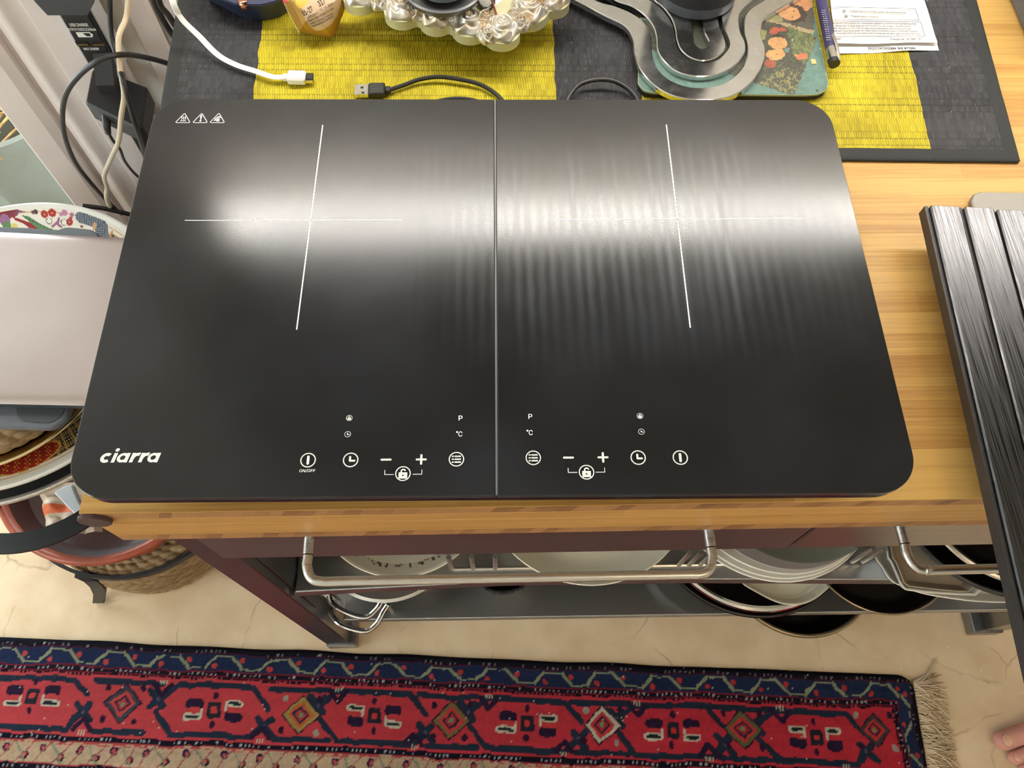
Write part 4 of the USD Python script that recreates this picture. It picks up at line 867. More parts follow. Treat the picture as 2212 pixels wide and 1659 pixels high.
# power adapter plugged lower down
za = .765
q = [at(px, py, za) for px, py in ((199, 141), (318, 187), (305, 282), (183, 222))]
ad = thing('power_adapter', 'black squarish power adapter plugged into the lower end of the socket strip', 'power adapter', q[0])
top = sg.Polygon([p[:2] for p in q]).buffer(-.006).buffer(.006, 6)
sh_ = .010
def taper(poly, z0, z1):
    m = prism(poly, z0, z1, .0025); return m
obj('case', taper(top, za - .026, za), M['black_plastic'], ad, smooth=30)
pq = at(232, 118, Y=yS - .004)
obj('plug_neck', hullpts([p + np.array(d) for p in (at(205, 124, Y=yS - .001), at(244, 122, Y=yS - .001)) for d in ((0, 0, -.006), (0, 0, .006), (0, -.03, -.03), (0, -.03, -.016))]), M['black_plastic'], ad)
f0 = at(228, 254, Y=min(p[1] for p in q) + .018)
cpts = [at(px, py, Y=Y) for px, py, Y in ((229, 250, .562), (231, 272, .552), (234, 287, .552), (245, 305, .556), (259, 322, .565), (268, 345, .575), (282, 365, .59), (300, 383, .60), (325, 400, .61))]
obj('strain_relief', tube(cpts[:3], [.0055, .0036], 10), M['black_plastic'], ad); obj('lead', tube(cpts[2:], .0019, 8), M['black_plastic'], ad)
def hung(name, label, pts, r, m, **k): return solo(name, tube([at(px, py, Y=Y) for px, py, Y in pts], r, 10, **k), m, label, 'cable')
hung('beige_cable', 'beige flex hanging in front of the socket strip', [(280, -60, .57), (277, 0, .56), (272, 40, .552), (260, 68, .535), (256, 95, .525), (260, 150, .508), (268, 205, .500), (262, 250, .505), (256, 305, .52), (243, 335, .535), (227, 372, .55), (226, 388, .55), (231, 405, .552), (230, 428, .555), (238, 446, .56)], .0030, M['beige_plastic'])
hung('black_lead', 'thin black lead hanging beside the beige flex', [(236, -60, .575), (237, 0, .565), (240, 70, .558), (252, 125, .535), (268, 180, .49), (285, 245, .485), (302, 300, .50), (312, 335, .57), (318, 370, .585)], .0028, M['black_plastic'])
hung('black_arching_lead', 'black lead arching round in front of the power adapter down to the floor stack', [(420, 160, .59), (365, 138, .575), (310, 123, .55), (262, 118, .515), (215, 130, .50), (172, 162, .50), (142, 205, .51), (135, 255, .525), (143, 305, .54), (165, 355, .56), (200, 400, .58), (232, 435, .60), (262, 462, .61)], .0030, M['black_plastic'])
hung('black_double_lead', 'two black leads running side by side onto the back of the table', [(325, -40, .612), (336, 10, .612), (352, 42, .61), (368, 68, .61), (384, 90, .608), (410, 120, .61)], .0036, M['black_plastic'])
hung('black_double_lead', 'second of the paired black leads behind the place mat corner', [(332, -50, .6), (345, 8, .6), (363, 32, .598), (378, 55, .597), (392, 75, .597), (412, 100, .60)], .0036, M['black_plastic'])
hung('black_floor_lead', 'black lead lying low behind the patterned platter', [(180, 445, .60), (215, 449, .60), (250, 456, .60), (290, 466, .60), (330, 480, .60)], .0036, M['black_plastic'])
cb = thing('ribbed_plug', 'small white ribbed plug beside the power adapter', 'plug', at(312, 276, Y=.60))
for k in range(5):
    p = at(304 + 4.5 * k, 268 + 3.5 * k, Y=.60); obj('rib', rbox(p - [.0014, .008, .009], p + [.0014, .008, .009], .001), M['white_plastic'], cb)
p = at(318, 310, Y=.61); obj('body', rbox(p - [.012, .01, .03], p + [.03, .012, .03], .003), M['black_plastic'], cb)

# terrace outside: bucket of straw
bkt = at(-22, 205, .30)
bk = thing('bucket', 'pale grey bucket of straw standing outside the glass door', 'bucket', (bkt[0], bkt[1], 0))
obj('pail', lathe([(0, -.009), (.10, -.009), (.135, .27), (.146, .275), (.148, .30), (.138, .303), (.128, .27), (.095, .0), (0, .0)], (bkt[0], bkt[1], 0)), M['bucket'], bk)
cs = []
for k in range(90):
    a, r_ = rng.uniform(0, 6.28), .118 * math.sqrt(rng.uniform()); c = np.array([bkt[0] + r_ * math.cos(a), bkt[1] + r_ * math.sin(a), .255 + rng.uniform(0, .03)]); d = rng.normal(size=3) * [.03, .03, .008]
    cs.append(tube([c - d, c + [0, 0, .006], c + d], .0022, 5, n=3))
obj('straw', join(*cs), M['straw'], bk, kind='stuff')

# ================================================================== tiered metal stand and its load, left of the table
AX = np.array([-.338, .325])
sd = thing('plant_stand', 'black metal ring stand on curved legs left of the work table', 'stand', (*AX, 0))
def flat_ring(c, r0, r1, z0, z1, n=96): return lathe([(r0, z0), (r1, z0), (r1, z1), (r0, z1), (r0, z0)], (c[0], c[1], 0), n)
RC = np.array([-.371, .282])
obj('top_ring', flat_ring(RC, .154, .183, .397, .402), M['enamel_black'], sd, smooth=30)
obj('lower_ring', flat_ring([-.331, .324], .203, .209, .135, .15), M['enamel_black'], sd, smooth=30)
for k, a in enumerate((-32, 88, 208)):
    a = math.radians(a); u = np.array([math.cos(a), math.sin(a)]); c0 = np.array([-.331, .324])
    P_ = [(*(RC + u * .178), .3965), (*(c0 + u * .212), .26), (*(c0 + u * .2115), .15), (*(c0 + u * .214), .10), (*(c0 + u * .228), .05), (*(c0 + u * .245), .004)]
    t_ = tube(P_, .01, 12, n=6); tt_ = np.array([-u[1], u[0], 0]); v = t_.vertices
    obj('leg', tube(P_, [.0075, .0075], 8, n=6), M['enamel_black'], sd)
lf = at(213, 1290, .012)
P_ = [at(176, 1241, .145), at(196, 1250, .132), at(209, 1262, .10), at(216, 1278, .055), at(214, 1297, .004)]
obj('foot', join(*[hullpts([p + np.array(o) for p in (P_[i], P_[i + 1]) for o in ((-.011, -.005, 0), (.011, -.005, 0), (-.011, .006, 0), (.011, .006, 0))]) for i in range(4)]), M['enamel_black'], sd)
# basket on the floor
def weave_surface(c, prof, turns, wales, depth, seed, rim=False):
    """round basketwork: strands bulge in alternating cells"""
    n = wales * 10; m = turns * 7; prof = np.asarray(prof, float); L = np.r_[0, np.cumsum(np.linalg.norm(np.diff(prof, axis=0), axis=1))]; s = np.linspace(0, L[-1], m); R = np.interp(s, L, prof[:, 0]); Z = np.interp(s, L, prof[:, 1])
    dR, dZ = np.gradient(R), np.gradient(Z); nl = np.hypot(dR, dZ); nr, nz_ = dZ / nl, -dR / nl
    if nr.mean() + .001 < 0: nr, nz_ = -nr, -nz_
    a = np.arange(n) * 2 * np.pi / n; I = np.linspace(0, turns, m)[:, None]; row = np.floor(I); fr = I - row
    ph = a[None] / (2 * np.pi) * wales + .5 * (row % 2) + .45 * (fr - .5) + .25 * meshkit.noise(np.stack([np.broadcast_to(a[None] * 4, (m, n)), np.broadcast_to(row * 1.7, (m, n)), np.full((m, n), seed)], -1))
    cell = ph - np.floor(ph)
    b = np.sqrt(np.clip(1 - (2 * fr - 1) ** 2, 0, 1)) * (.25 + .75 * np.sin(np.pi * cell) ** .7)
    RR = R[:, None] + depth * b * nr[:, None]; ZZ = Z[:, None] + depth * b * nz_[:, None]
    v = np.stack([c[0] + RR * np.cos(a), c[1] + RR * np.sin(a), np.broadcast_to(ZZ, RR.shape)], -1).reshape(-1, 3)
    tone = meshkit.noise(np.stack([np.floor(ph) * 1.31, np.broadcast_to(row * 2.7, (m, n)), np.full((m, n), seed + .5)], -1)).ravel()
    col_ = np.array(srgb(112, 86, 56)) * (1 - tone[:, None]) + np.array(srgb(190, 160, 122)) * tone[:, None]
    fine = meshkit.noise(np.stack([np.broadcast_to(a[None] * 60, (m, n)), np.broadcast_to(I * 6, (m, n)), np.full((m, n), 3.)], -1)).ravel(); col_ = col_ * (.8 + .4 * fine)[:, None]
    i, j = np.meshgrid(np.arange(m - 1), np.arange(n), indexing='ij'); k = (j + 1) % n; q = np.stack([i * n + j, i * n + k, (i + 1) * n + k, (i + 1) * n + j], -1).reshape(-1, 4)
    return (v, np.vstack([q[:, [0, 1, 2]], q[:, [0, 2, 3]]])), col_
BC = np.array([-.322, .262])
bs = thing('woven_basket', 'round woven seagrass basket on the floor under the terracotta rimmed dish', 'basket', (*BC, 0))
(m_, c_) = weave_surface(BC, [(.125, .004), (.141, .012), (.146, .05), (.150, .095), (.147, .125), (.136, .140), (.10, .143), (.02, .143)], 24, 42, .006, 1)
obj('wall', m_, M['seagrass'], bs, smooth=True, color=c_)
obj('floor', lathe([(0, .003), (.119, .003), (.119, .008), (0, .008)], (*BC, 0)), plain('basket_floor', srgb(110, 84, 54), .8), bs)
# glazed clay dish in the basket's mouth
DC = np.array([-.350, .318])
cd = thing('clay_dish', 'glazed brown clay cooking dish with terracotta rim in the lower tier of the stand', 'dish', (*DC, .15))
obj('bowl', lathe([(0, .152), (.13, .152), (.165, .165), (.183, .20), (.187, .206), (.183, .207), (.176, .203), (.157, .172), (.125, .162), (0, .162)], (*DC, 0), 96), M['clay'], cd)
rimp = [(.1855, .190), (.1925, .200), (.193, .208), (.188, .2125), (.182, .2115), (.1765, .204)]
n = 160; a = np.arange(n) * 2 * np.pi / n; rp_ = np.array(rimp)
v = np.stack([DC[0] + np.outer(rp_[:, 0], np.cos(a)), DC[1] + np.outer(rp_[:, 0], np.sin(a)), np.repeat(rp_[:, 1:], n, 1)], -1); drip = meshkit.noise(np.stack([a * 5, 0 * a, 0 * a], -1)); v[0, :, 2] -= .014 * np.clip(drip - .3, 0, 1) * 2
v = v.reshape(-1, 3); f = []
for i in range(len(rp_) - 1):
    for j in range(n): k = (j + 1) % n; f += [[i * n + j, i * n + k, (i + 1) * n + k], [i * n + j, (i + 1) * n + k, (i + 1) * n + j]]
obj('rim', trimesh.Trimesh(v, f, process=False), M['terracotta'], cd, smooth=True, label='red terracotta rim with glaze drips')
# paper bag and ceramic dish standing in the clay dish
zb_ = .24
pbg = thing('paper_bag', 'crumpled brown paper bag with orange band in the clay dish', 'paper bag', at(120, 1110, zb_))
bgp = [(84, 1066), (120, 1050), (170, 1060), (190, 1100), (182, 1130), (118, 1140), (100, 1128), (92, 1104)]
cen = np.mean([at(*p_, zb_) for p_ in bgp], 0)
def crumple(pxs, za_, zb2): return hullpts([at(*p_, za_) + (0) for p_ in pxs] + [np.array([*(at(*p_, za_)[:2] * .96 + cen[:2] * .04), zb2]) for p_ in pxs])
us, vs = np.linspace(0, 1, 40), np.linspace(0, 1, 40)
c4 = [at(*p_, zb_) for p_ in ((80, 1050), (205, 1046), (205, 1140), (95, 1150))]
def crf(U, V):
    P = (c4[0] * (1 - U[..., None]) + c4[1] * U[..., None]) * (1 - V[..., None]) + (c4[3] * (1 - U[..., None]) + c4[2] * U[..., None]) * V[..., None]
    w = meshkit.noise(np.stack([U * 4, V * 2.2, 0 * U], -1)); P[..., 2] += .016 * np.abs(w - .5) * 2 - .05 * np.clip(np.abs(U - .5) * 2 - .75, 0, 1); return P
V_, F_, U_, W2 = grid(us, vs, crf); cc = np.tile(np.array(srgb(196, 174, 152)), (len(U_), 1)); cc[(W2 > .44) & (W2 < .64)] = srgb(222, 108, 62)
n0 = len(V_); obj('bag', (np.vstack([V_, V_ - [0, 0, .03]]), np.vstack([F_, F_[:, ::-1] + n0])), M['print'], pbg, smooth=True, color=np.vstack([cc, cc]))
zt_ = .30
cdp = [(118, 1062), (152, 1046), (160, 1060), (178, 1095), (215, 1118), (168, 1112), (148, 1098), (130, 1078)]
solo('white_ceramic_tile', prism(sg.Polygon(spline([at(*p_, zt_)[:2] for p_ in cdp], 5, closed=True)).buffer(0), zt_ - .012, zt_, .002), plain('ceramic_grey', srgb(214, 216, 220), .25), 'curved white ceramic piece beside the table corner, above the paper bag', 'ceramic piece')
# trays, platter, mat on the top ring
C1 = np.array([-.345, .352])
ut = thing('black_tray', 'round black tray with silver rim directly under the patterned platter', 'tray', (*C1, .535))
obj('pan', lathe([(0, .527), (.200, .527), (.226, .543), (.224, .545), (.198, .531), (0, .531)], (*C1, 0), 96), M['enamel_black'], ut)
obj('rim', tube([(C1[0] + .2285 * math.cos(a), C1[1] + .2285 * math.sin(a), .545) for a in np.arange(96) * 2 * math.pi / 96], .0042, 10, closed=True, smooth=False), M['satin'], ut, label='silver rim')
tray_stand = [lathe([(.10, .4025), (.106, .4025), (.15, .5265), (.144, .5265), (.10, .4025)], (*(RC * .45 + C1 * .55), 0), 48)]
obj('pedestal', tray_stand[0], M['enamel_black'], ut)
ZPL = .575; CP = np.array([-.334, .348]); RP = .2195
pt = thing('platter', 'large white oriental platter painted with phoenix and lattice panels', 'platter', (*CP, .55))
obj('body', lathe([(0, .5495), (.13, .5495), (.14, .546), (.15, .5495), (.214, .570), (RP, .5745), (RP, .578), (.2165, .579), (.211, .5762)], (*CP, 0), 120), M['porcelain'], pt)
nr_, na_ = 150, 1400; rr = np.linspace(0, .2112, nr_); aa = np.arange(na_) * 2 * np.pi / na_
R_, A_ = np.meshgrid(rr, aa, indexing='ij'); zz = np.where(R_ < .145, .556, .556 + (R_ - .145) / (.2112 - .145) * .0204)
GX, GY = (CP[0] + R_ * np.cos(A_)).ravel(), (CP[1] + R_ * np.sin(A_)).ravel()
V_ = np.stack([GX, GY, zz.ravel()], -1); i, j = np.meshgrid(np.arange(nr_ - 1), np.arange(na_), indexing='ij'); k = (j + 1) % na_; q = np.stack([i * na_ + j, (i + 1) * na_ + j, (i + 1) * na_ + k, i * na_ + k], -1).reshape(-1, 4); F_ = np.vstack([q[:, [0, 1, 2]], q[:, [0, 2, 3]]])
PP = lambda px, py: at(px, py, .571)[:2]
col = np.tile(np.array(srgb(232, 224, 212)), (len(GX), 1)); RF = R_.ravel(); AD = np.degrees(A_.ravel()) % 360
adeg = lambda px, py: math.degrees(math.atan2(*(PP(px, py) - CP)[::-1])) % 360
aL, aR = adeg(243, 500), adeg(84, 1000)
col[(RF > .2045) & (RF < .2058)] = srgb(206, 160, 84)
lat = (RF > .150) & (RF < .203) & (AD > 300) | ((AD < aL) & (RF > .15) & (RF < .203)); lat = (((AD < aL - 1) | (AD > 262)) & (RF > .15) & (RF < .2005))
fx, fy = (AD % 3.4) / 3.4, ((RF - .15) % .0105) / .0105
base = np.tile(np.array(srgb(52, 46, 44)), (len(GX), 1)); base[(fx < .14) | (fy < .12)] = srgb(206, 168, 92)
sub = ((((fx - .14) / .86 * 3) % 1 - .5) ** 2 + (((fy - .12) / .88 * 2) % 1 - .5) ** 2) < .075; base[sub & (fx > .14) & (fy > .12)] = srgb(206, 190, 150)
col[lat] = base[lat]
edge_ = (((np.abs(AD - (aL - .6)) < .55) | (np.abs(AD - 262) < .6)) & (RF > .148) & (RF < .2035)) | (lat & (RF > .1992)); col[edge_] = srgb(206, 140, 84)
# red cartouche near the front
ac_ = adeg(52, 1012)
redc = (((AD - ac_) / 14) ** 2 + ((RF - .183) / .019) ** 2 < 1); col[redc] = srgb(160, 46, 36); redl = (np.abs(((AD - ac_) / 14) ** 2 + ((RF - .183) / .019) ** 2 - 1) < .09); col[redl] = srgb(214, 160, 70)
sp_ = redc & (np.sin(AD * 1.6 + np.sin(RF * 900) * 1.5) > .93); col[sp_] = srgb(220, 170, 70)
B_ = lambda *a: blob(*a, P=PP)
for x_, y_ in ((10, 470), (18, 466), (28, 463)): B_(x_, y_, 16, 9, (128, 44, 54), -.2)
for k_ in range(7): paint([(22 + 4 * k_, 470 - 1.2 * k_), (25 + 4 * k_, 469 - 1.2 * k_), (46 + 3 * k_, 459 + .5 * k_), (44 + 3 * k_, 458 + .5 * k_)], (120, 76, 110), P=PP)
B_(12, 478, 11, 12, (150, 104, 140), .3); B_(14, 488, 9, 9, (90, 132, 84)); B_(30, 488, 7, 7, (216, 200, 110), .4)
paint([(28, 470), (40, 473), (62, 479), (80, 488), (92, 500), (84, 508), (70, 495), (50, 482), (34, 477)], (150, 40, 44), P=PP); paint([(84, 494), (94, 502), (98, 514), (80, 514), (76, 500)], (160, 60, 56), P=PP)
paint([(48, 467), (64, 469), (82, 480), (104, 490), (124, 494), (120, 502), (98, 500), (78, 490), (62, 478)], (96, 134, 96), P=PP)
for k_ in range(9): B_(56 + 7.5 * k_, 471 + 3.2 * k_, 3.6, 1.4, (60, 92, 66), .9)
for x_, y_, r_, c_ in ((98, 465, 8, (170, 44, 44)), (115, 463, 9, (176, 44, 44)), (150, 480, 8, (170, 48, 50)), (106, 477, 7, (60, 50, 52)), (106, 477, 5.5, (240, 236, 230)), (138, 480, 7, (60, 50, 52)), (138, 480, 5.6, (240, 236, 230)), (80, 461, 5, (64, 60, 70)), (74, 462, 4, (120, 60, 80)), (142, 463, 7, (190, 130, 160)), (134, 466, 4, (190, 130, 160)), (158, 467, 5, (170, 110, 140)), (63, 489, 4, (170, 50, 54)), (176, 489, 3.5, (120, 50, 60)), (154, 473, 4, (176, 60, 70))):
    B_(x_, y_, r_, r_ * .8, c_)
for x_, y_ in ((98, 465), (115, 463), (106, 477), (138, 480), (150, 480)): B_(x_, y_, 1.6, 1.3, (226, 190, 90))
paint([(108, 486), (122, 478), (128, 470), (131, 472), (126, 482), (134, 488), (130, 490), (120, 484), (112, 489)], (150, 96, 128), P=PP)
sc1 = paint([(166, 466), (175, 462), (195, 468), (215, 476), (230, 482), (235, 490), (236, 514), (210, 514), (204, 492), (190, 488), (172, 482), (165, 474)], (96, 106, 118), P=PP)
px_ = ((GX * 1700) % 6 - 3) ** 2 + ((GY * 1700) % 5 - 2.5) ** 2; col[sc1 & (np.abs(px_ - 5.5) < 1.8)] = srgb(56, 62, 74); col[sc1 & (px_ < 1.2)] = srgb(170, 176, 184)
B_(205, 490, 4, 8, (206, 160, 120), .4)
obj('painted_surface', (V_, F_), M['glaze'], pt, smooth=True, color=col, label='glazed surface painted with phoenix, plum blossom and lattice')
GC = np.array([-.335, at(20, 1018, .596)[1] + .158])
gt = thing('brass_tray', 'round brass tray with bright gold rim on the platter', 'tray', (*GC, .59))
obj('pan', lathe([(0, .580), (.136, .580), (.158, .594), (.156, .596), (.134, .585), (0, .585)], (*GC, 0), 96), M['brass'], gt)
obj('rim', tube([(GC[0] + .158 * math.cos(a), GC[1] + .158 * math.sin(a), .596) for a in np.arange(96) * 2 * math.pi / 96], .0022, 8, closed=True, smooth=False), M['brass_rim'], gt)
sm = thing('seagrass_mat', 'round braided seagrass mat in the brass tray', 'mat', (*GC, .6))
(m_, c_) = weave_surface(GC, [(.142, .592), (.139, .604), (.128, .609), (.09, .6095), (.04, .6095)], 12, 46, .005, 4)
obj('braid', m_, M['seagrass'], sm, smooth=True, color=c_)
sl = thing('dark_slab', 'dark slate grey round slab on the seagrass mat', 'slab', (*GC, .62))
obj('disc', lathe([(0, .6195), (.112, .6195), (.114, .6215), (.114, .6295), (.112, .6315), (0, .6315)], (GC[0] + .0, GC[1] + .008, 0), 96), M['slate_plastic'], sl)
# grey appliance with a silver plate
ZG = .672
gp = [at(px, py, ZG - .008)[:2] for px, py in ((-70, 926), (60, 929), (112, 931), (136, 924), (152, 906), (160, 880))]
gq = [at(px, py, ZG)[:2] for px, py in ((216, 512), (212, 504), (196, 494), (150, 489), (128, 489), (122, 496), (60, 490), (-60, 486))]
gs = thing('kitchen_scale', 'flat grey plastic scale topped by a smooth pinkish silver plate', 'kitchen scale', (*np.mean(gp + gq, 0), .632))
gpoly = sg.Polygon(gp + [(-.150, .3), (-.150, .40)] + gq).buffer(0).buffer(-.02).buffer(.02, 16)
obj('body', prism(gpoly.buffer(-.03), .6325, ZG - .0082, .002), M['slate_plastic'], gs, smooth=50); obj('shell', prism(gpoly, ZG - .008, ZG, .0025), M['grey_plastic'], gs, smooth=50)
ip = [at(px, py, ZG)[:2] for px, py in ((36, 880), (38, 900), (50, 910), (80, 914), (108, 914), (126, 906), (138, 892), (142, 870), (142, 840), (36, 840))]
obj('panel', prism(sg.Polygon(ip).buffer(-.01).buffer(.01, 12), ZG + .0001, ZG + .0008), M['slate_plastic'], gs)
ZSV = .69
c4 = [at(-75, 868, ZSV), at(176, 878, ZSV), at(264, 516, ZSV), at(-75, 494, ZSV)]; c4[1][0] += .05; c4[2][0] += .05
def sv(U, V):
    P = (c4[0] * (1 - U[..., None]) + c4[1] * U[..., None]) * (1 - V[..., None]) + (c4[3] * (1 - U[..., None]) + c4[2] * U[..., None]) * V[..., None]
    e_ = np.minimum(np.minimum(U, 1 - U) * .24, np.minimum(V, 1 - V) * .25); P[..., 2] += -.003 * np.exp(-e_ / .004) + .0012 * np.sin(V * 5.2 + U * 1.4) + .0008 * meshkit.noise(np.stack([U * 3, V * 4, 0 * U], -1)); return P
V_, F_, _, _ = grid(np.linspace(0, 1, 70), np.linspace(0, 1, 70), sv); n0 = len(V_)
obj('platform', (np.vstack([V_, V_ - [0, 0, .0012]]), np.vstack([F_, F_[:, ::-1] + n0])), M['rose_silver'], gs, smooth=True, label='smooth pinkish silver metal plate')
obj('platform_skirt', prism(sg.Polygon([p[:2] for p in c4]).buffer(-.0022), ZG + .0009, ZSV - .004), M['slate_plastic'], gs)

# ================================================================== crockery and pans on the shelves
def plate(name, label, cx_, cy_, z, r, m, cat='plate', rim=.25, h=.018, th_=.003, group=None):
    p = thing(name, label, cat, (cx_, cy_, z), group)
    rb = r * (1 - rim)
    obj('body', lathe([(0, z + .0003), (rb * .9, z + .0003), (rb, z + .003), (r, z + h - th_), (r + .0012, z + h - th_ * .5), (r, z + h), (rb - .002, z + .006), (rb * .86, z + .0042), (0, z + .0042)], (cx_, cy_, 0), 96), m, p, smooth=40)
    return p
def under(px, py, z, r): q = at(px, py, z); return q[0], q[1] + r     # centre of a round thing whose nearest rim point is seen there
# wire plate rack at the back of the upper shelf
wr = thing('wire_rack', 'steel wire plate rack with upright pegs on the middle shelf', 'rack', (.5, .12, ZM))
for px in (975, 1022, 1070, 1468, 1490, 1515, 1845, 1868):
    q = at(px, 1222, ZM + .01); obj('peg', tube([(q[0], .050, ZM + .006), (q[0], .050, ZM + .075)], .0032, 8, smooth=False), M['satin'], wr)
obj('rail', tube([(.26, .050, ZM + .0032), (.735, .050, ZM + .0032)], .0028, 8, smooth=False), M['satin'], wr)
x, y = under(862, 1246, ZM + .045, .112)
fp = plate('floral_plate', 'cream plate with brown speckled relief rim on the middle shelf, left', x, y, ZM + .025, .112, M['ivory'], rim=.3, h=.02)
nr_, na_ = 40, 500; k_ = .112 / .155; rr = np.linspace(.02, .151, nr_); aa = np.arange(na_) * 2 * np.pi / na_; R_, A_ = np.meshgrid(rr, aa, indexing='ij')
zz = np.interp(R_, [0, .093, .109, .155], [ZM + .0293, ZM + .0294, ZM + .0312, ZM + .0452]) + .0003
cc = np.tile(np.array(srgb(214, 204, 182)), (R_.size, 1)); nz = meshkit.noise(np.stack([R_ * 420, A_ * 26, 0 * A_], -1)).ravel(); RF = R_.ravel(); AF = A_.ravel()
cc[(RF > .128) & (RF < .140) & (nz > .62)] = srgb(92, 76, 62); cc[(np.abs(RF - .126) < .001) | (np.abs(RF - .1425) < .001)] = srgb(150, 134, 108)
cc[(RF > .108) & (RF < .124)] = srgb(170, 162, 140); cc[RF < .100] = srgb(226, 224, 226); cc[(RF > .076) & (RF < .092) & (np.sin(AF * 44) + nz > 1.0)] = srgb(84, 70, 78); cc[(np.abs(RF - .098) < .0012)] = srgb(206, 176, 176)
v = np.stack([x + k_ * R_ * np.cos(A_), y + k_ * R_ * np.sin(A_), zz], -1).reshape(-1, 3); i, j = np.meshgrid(np.arange(nr_ - 1), np.arange(na_), indexing='ij'); k = (j + 1) % na_; q = np.stack([i * na_ + j, (i + 1) * na_ + j, (i + 1) * na_ + k, i * na_ + k], -1).reshape(-1, 4)
obj('painted_rim', (v, np.vstack([q[:, [0, 1, 2]], q[:, [0, 2, 3]]])), M['glaze'], fp, smooth=True, color=cc)
plate('steel_plate', 'steel plate under the speckled cream plate', x + .004, y + .006, ZM + .0002, .102, M['satin'], rim=.2, h=.016)
x, y = under(1282, 1263, ZM + .05, .138)
plate('serving_plate', 'plain cream serving plate in the middle of the middle shelf', x, y, ZM + .030, .138, M['ivory'], rim=.16, h=.02)
solo('cream_bowl', lathe([(0, ZM + .0003), (.06, ZM + .0003), (.10, ZM + .028), (.097, ZM + .029), (.058, ZM + .005), (0, ZM + .005)], (x, y, 0), 72), M['ivory'], 'cream bowl hidden under the plain serving plate', 'bowl')
base_z = ZM + .0003
spec = [(1700, 1256, .140, .022), (1703, 1248, .136, .032), (1712, 1239, .132, .042)]
for i, (px, py, r, dz) in enumerate(spec):
    x, y = under(px, py, ZM + dz, r)
    plate('white_plate', ('lowest white plate of the stack on the middle shelf right of the long handle', 'middle white plate of the stack right of the long handle', 'uppermost white plate of the stack, under the glass bowl')[i], x, y, ZM + dz - .02 + .0015 * i, r, M['porcelain'], rim=.28, h=.018 if i else .02, group='stacked white plates')
x, y = under(1726, 1229, ZM + .06, .122)
plate('grey_plate', 'greyish plate between the white plates and the glass bowl', x, y, ZM + .0445, .122, plain('mauve', srgb(168, 158, 156), .25), rim=.25, h=.014)
x, y = under(1748, 1218, ZM + .09, .116)
gb = thing('glass_bowl', 'wide clear glass bowl on top of the white plate stack', 'bowl', (x, y, ZM + .06))
obj('bowl', lathe([(0, ZM + .0525), (.05, ZM + .0525), (.09, ZM + .066), (.116, ZM + .092), (.1165, ZM + .094), (.114, ZM + .0935), (.087, ZM + .069), (.048, ZM + .0565), (0, ZM + .0565)], (x, y, 0), 96), plain('green_glass', srgb(196, 202, 190), .06, transmission_weight=.55), gb)
def dish_poly(name, label, cat, px, z, h, m, lip=.008, wall=.003, n=6, closed=True, **k):
    """shallow dish of free outline: rim seen at the given pixels at height z + h"""
    P_ = spline([at(x_, y_, z + h)[:2] for x_, y_ in px], n, closed=True); po = sg.Polygon(P_).buffer(0).buffer(-.004).buffer(.004)
    t = thing(name, label, cat, (*po.centroid.coords[0], z), **k)
    obj('bottom', prism(po.buffer(-lip * 1.6).simplify(.0002), z + .0003, z + .004), m, t)
    o = np.asarray(po.simplify(.0001).exterior.coords)[:-1]; lo = []
    e_ = np.roll(o, -1, 0) - np.roll(o, 1, 0); e_ /= np.linalg.norm(e_, axis=1, keepdims=True); nn = np.stack([-e_[:, 1], e_[:, 0]], 1)
    if po.exterior.is_ccw is False: nn = -nn
    sec = [(lip * 1.7, .0006), (lip, .002), (.0008, h - .002), (0, h - .0006), (.0010, h), (.0030, h - .0006), (lip + .002, .006), (lip * 1.7, .0045)]
    v = np.vstack([np.c_[o + nn * a_, np.full(len(o), z + b_)] for a_, b_ in sec]); m_ = len(o); f = []
    for i in range(len(sec) - 1):
        for j in range(m_): kk = (j + 1) % m_; f += [[i * m_ + j, i * m_ + kk, (i + 1) * m_ + kk], [i * m_ + j, (i + 1) * m_ + kk, (i + 1) * m_ + j]]
    obj('rim', trimesh.Trimesh(v, f, process=False), m, t, smooth=40); return t
dish_poly('oval_platter', 'large white oval platter lowest at the right end of the middle shelf', 'platter', [(1890, 1195), (1905, 1226), (1922, 1252), (1945, 1266), (1990, 1282), (2050, 1293), (2110, 1300), (2170, 1302), (2240, 1300), (2340, 1275), (2380, 1220), (2340, 1130), (2200, 1090), (2000, 1090), (1910, 1130)], ZM + .0003, .022, M['porcelain'], .012)
dish_poly('square_tray', 'lower of the two nested white square trays right of the plate stack', 'tray', [(1916, 1194), (1925, 1215), (1940, 1250), (1946, 1263), (1953, 1272), (1964, 1276), (2030, 1283), (2100, 1286), (2115, 1280), (2180, 1200), (2120, 1120), (1920, 1110)], ZM + .026, .018, M['porcelain'], .007)
dish_poly('square_tray', 'upper of the two nested white square trays right of the plate stack', 'tray', [(1926, 1194), (1935, 1215), (1948, 1247), (1953, 1259), (1960, 1265), (1970, 1268), (2030, 1275), (2086, 1279), (2098, 1274), (2160, 1200), (2110, 1120), (1930, 1110)], ZM + .046, .014, plain('grey_cream', srgb(176, 160, 140), .25), .006)
def pan(name, label, cx_, cy_, z, r, h, rim_m, cat='frying pan', inside='nonstick', rw=.0035):
    p = thing(name, label, cat, (cx_, cy_, z))
    obj('body', lathe([(0, z + .0003), (r * .74, z + .0003), (r * .82, z + .006), (r - .002, z + h - .003), (r - .006, z + h - .004), (r * .79, z + .008), (r * .72, z + .004), (0, z + .004)], (cx_, cy_, 0), 96), M[inside], p, smooth=40)
    obj('rim', tube([(cx_ + (r - .002) * math.cos(a_), cy_ + (r - .002) * math.sin(a_), z + h) for a_ in np.arange(96) * 2 * math.pi / 96], rw, 8, closed=True, smooth=False), M[rim_m], p); return p
x, y = under(2230, 1292, ZM + .10, .14); pan('black_pan', 'black pan with dark rim above the square trays at the right edge', x, y, ZM + .068, .14, .03, 'enamel_black')
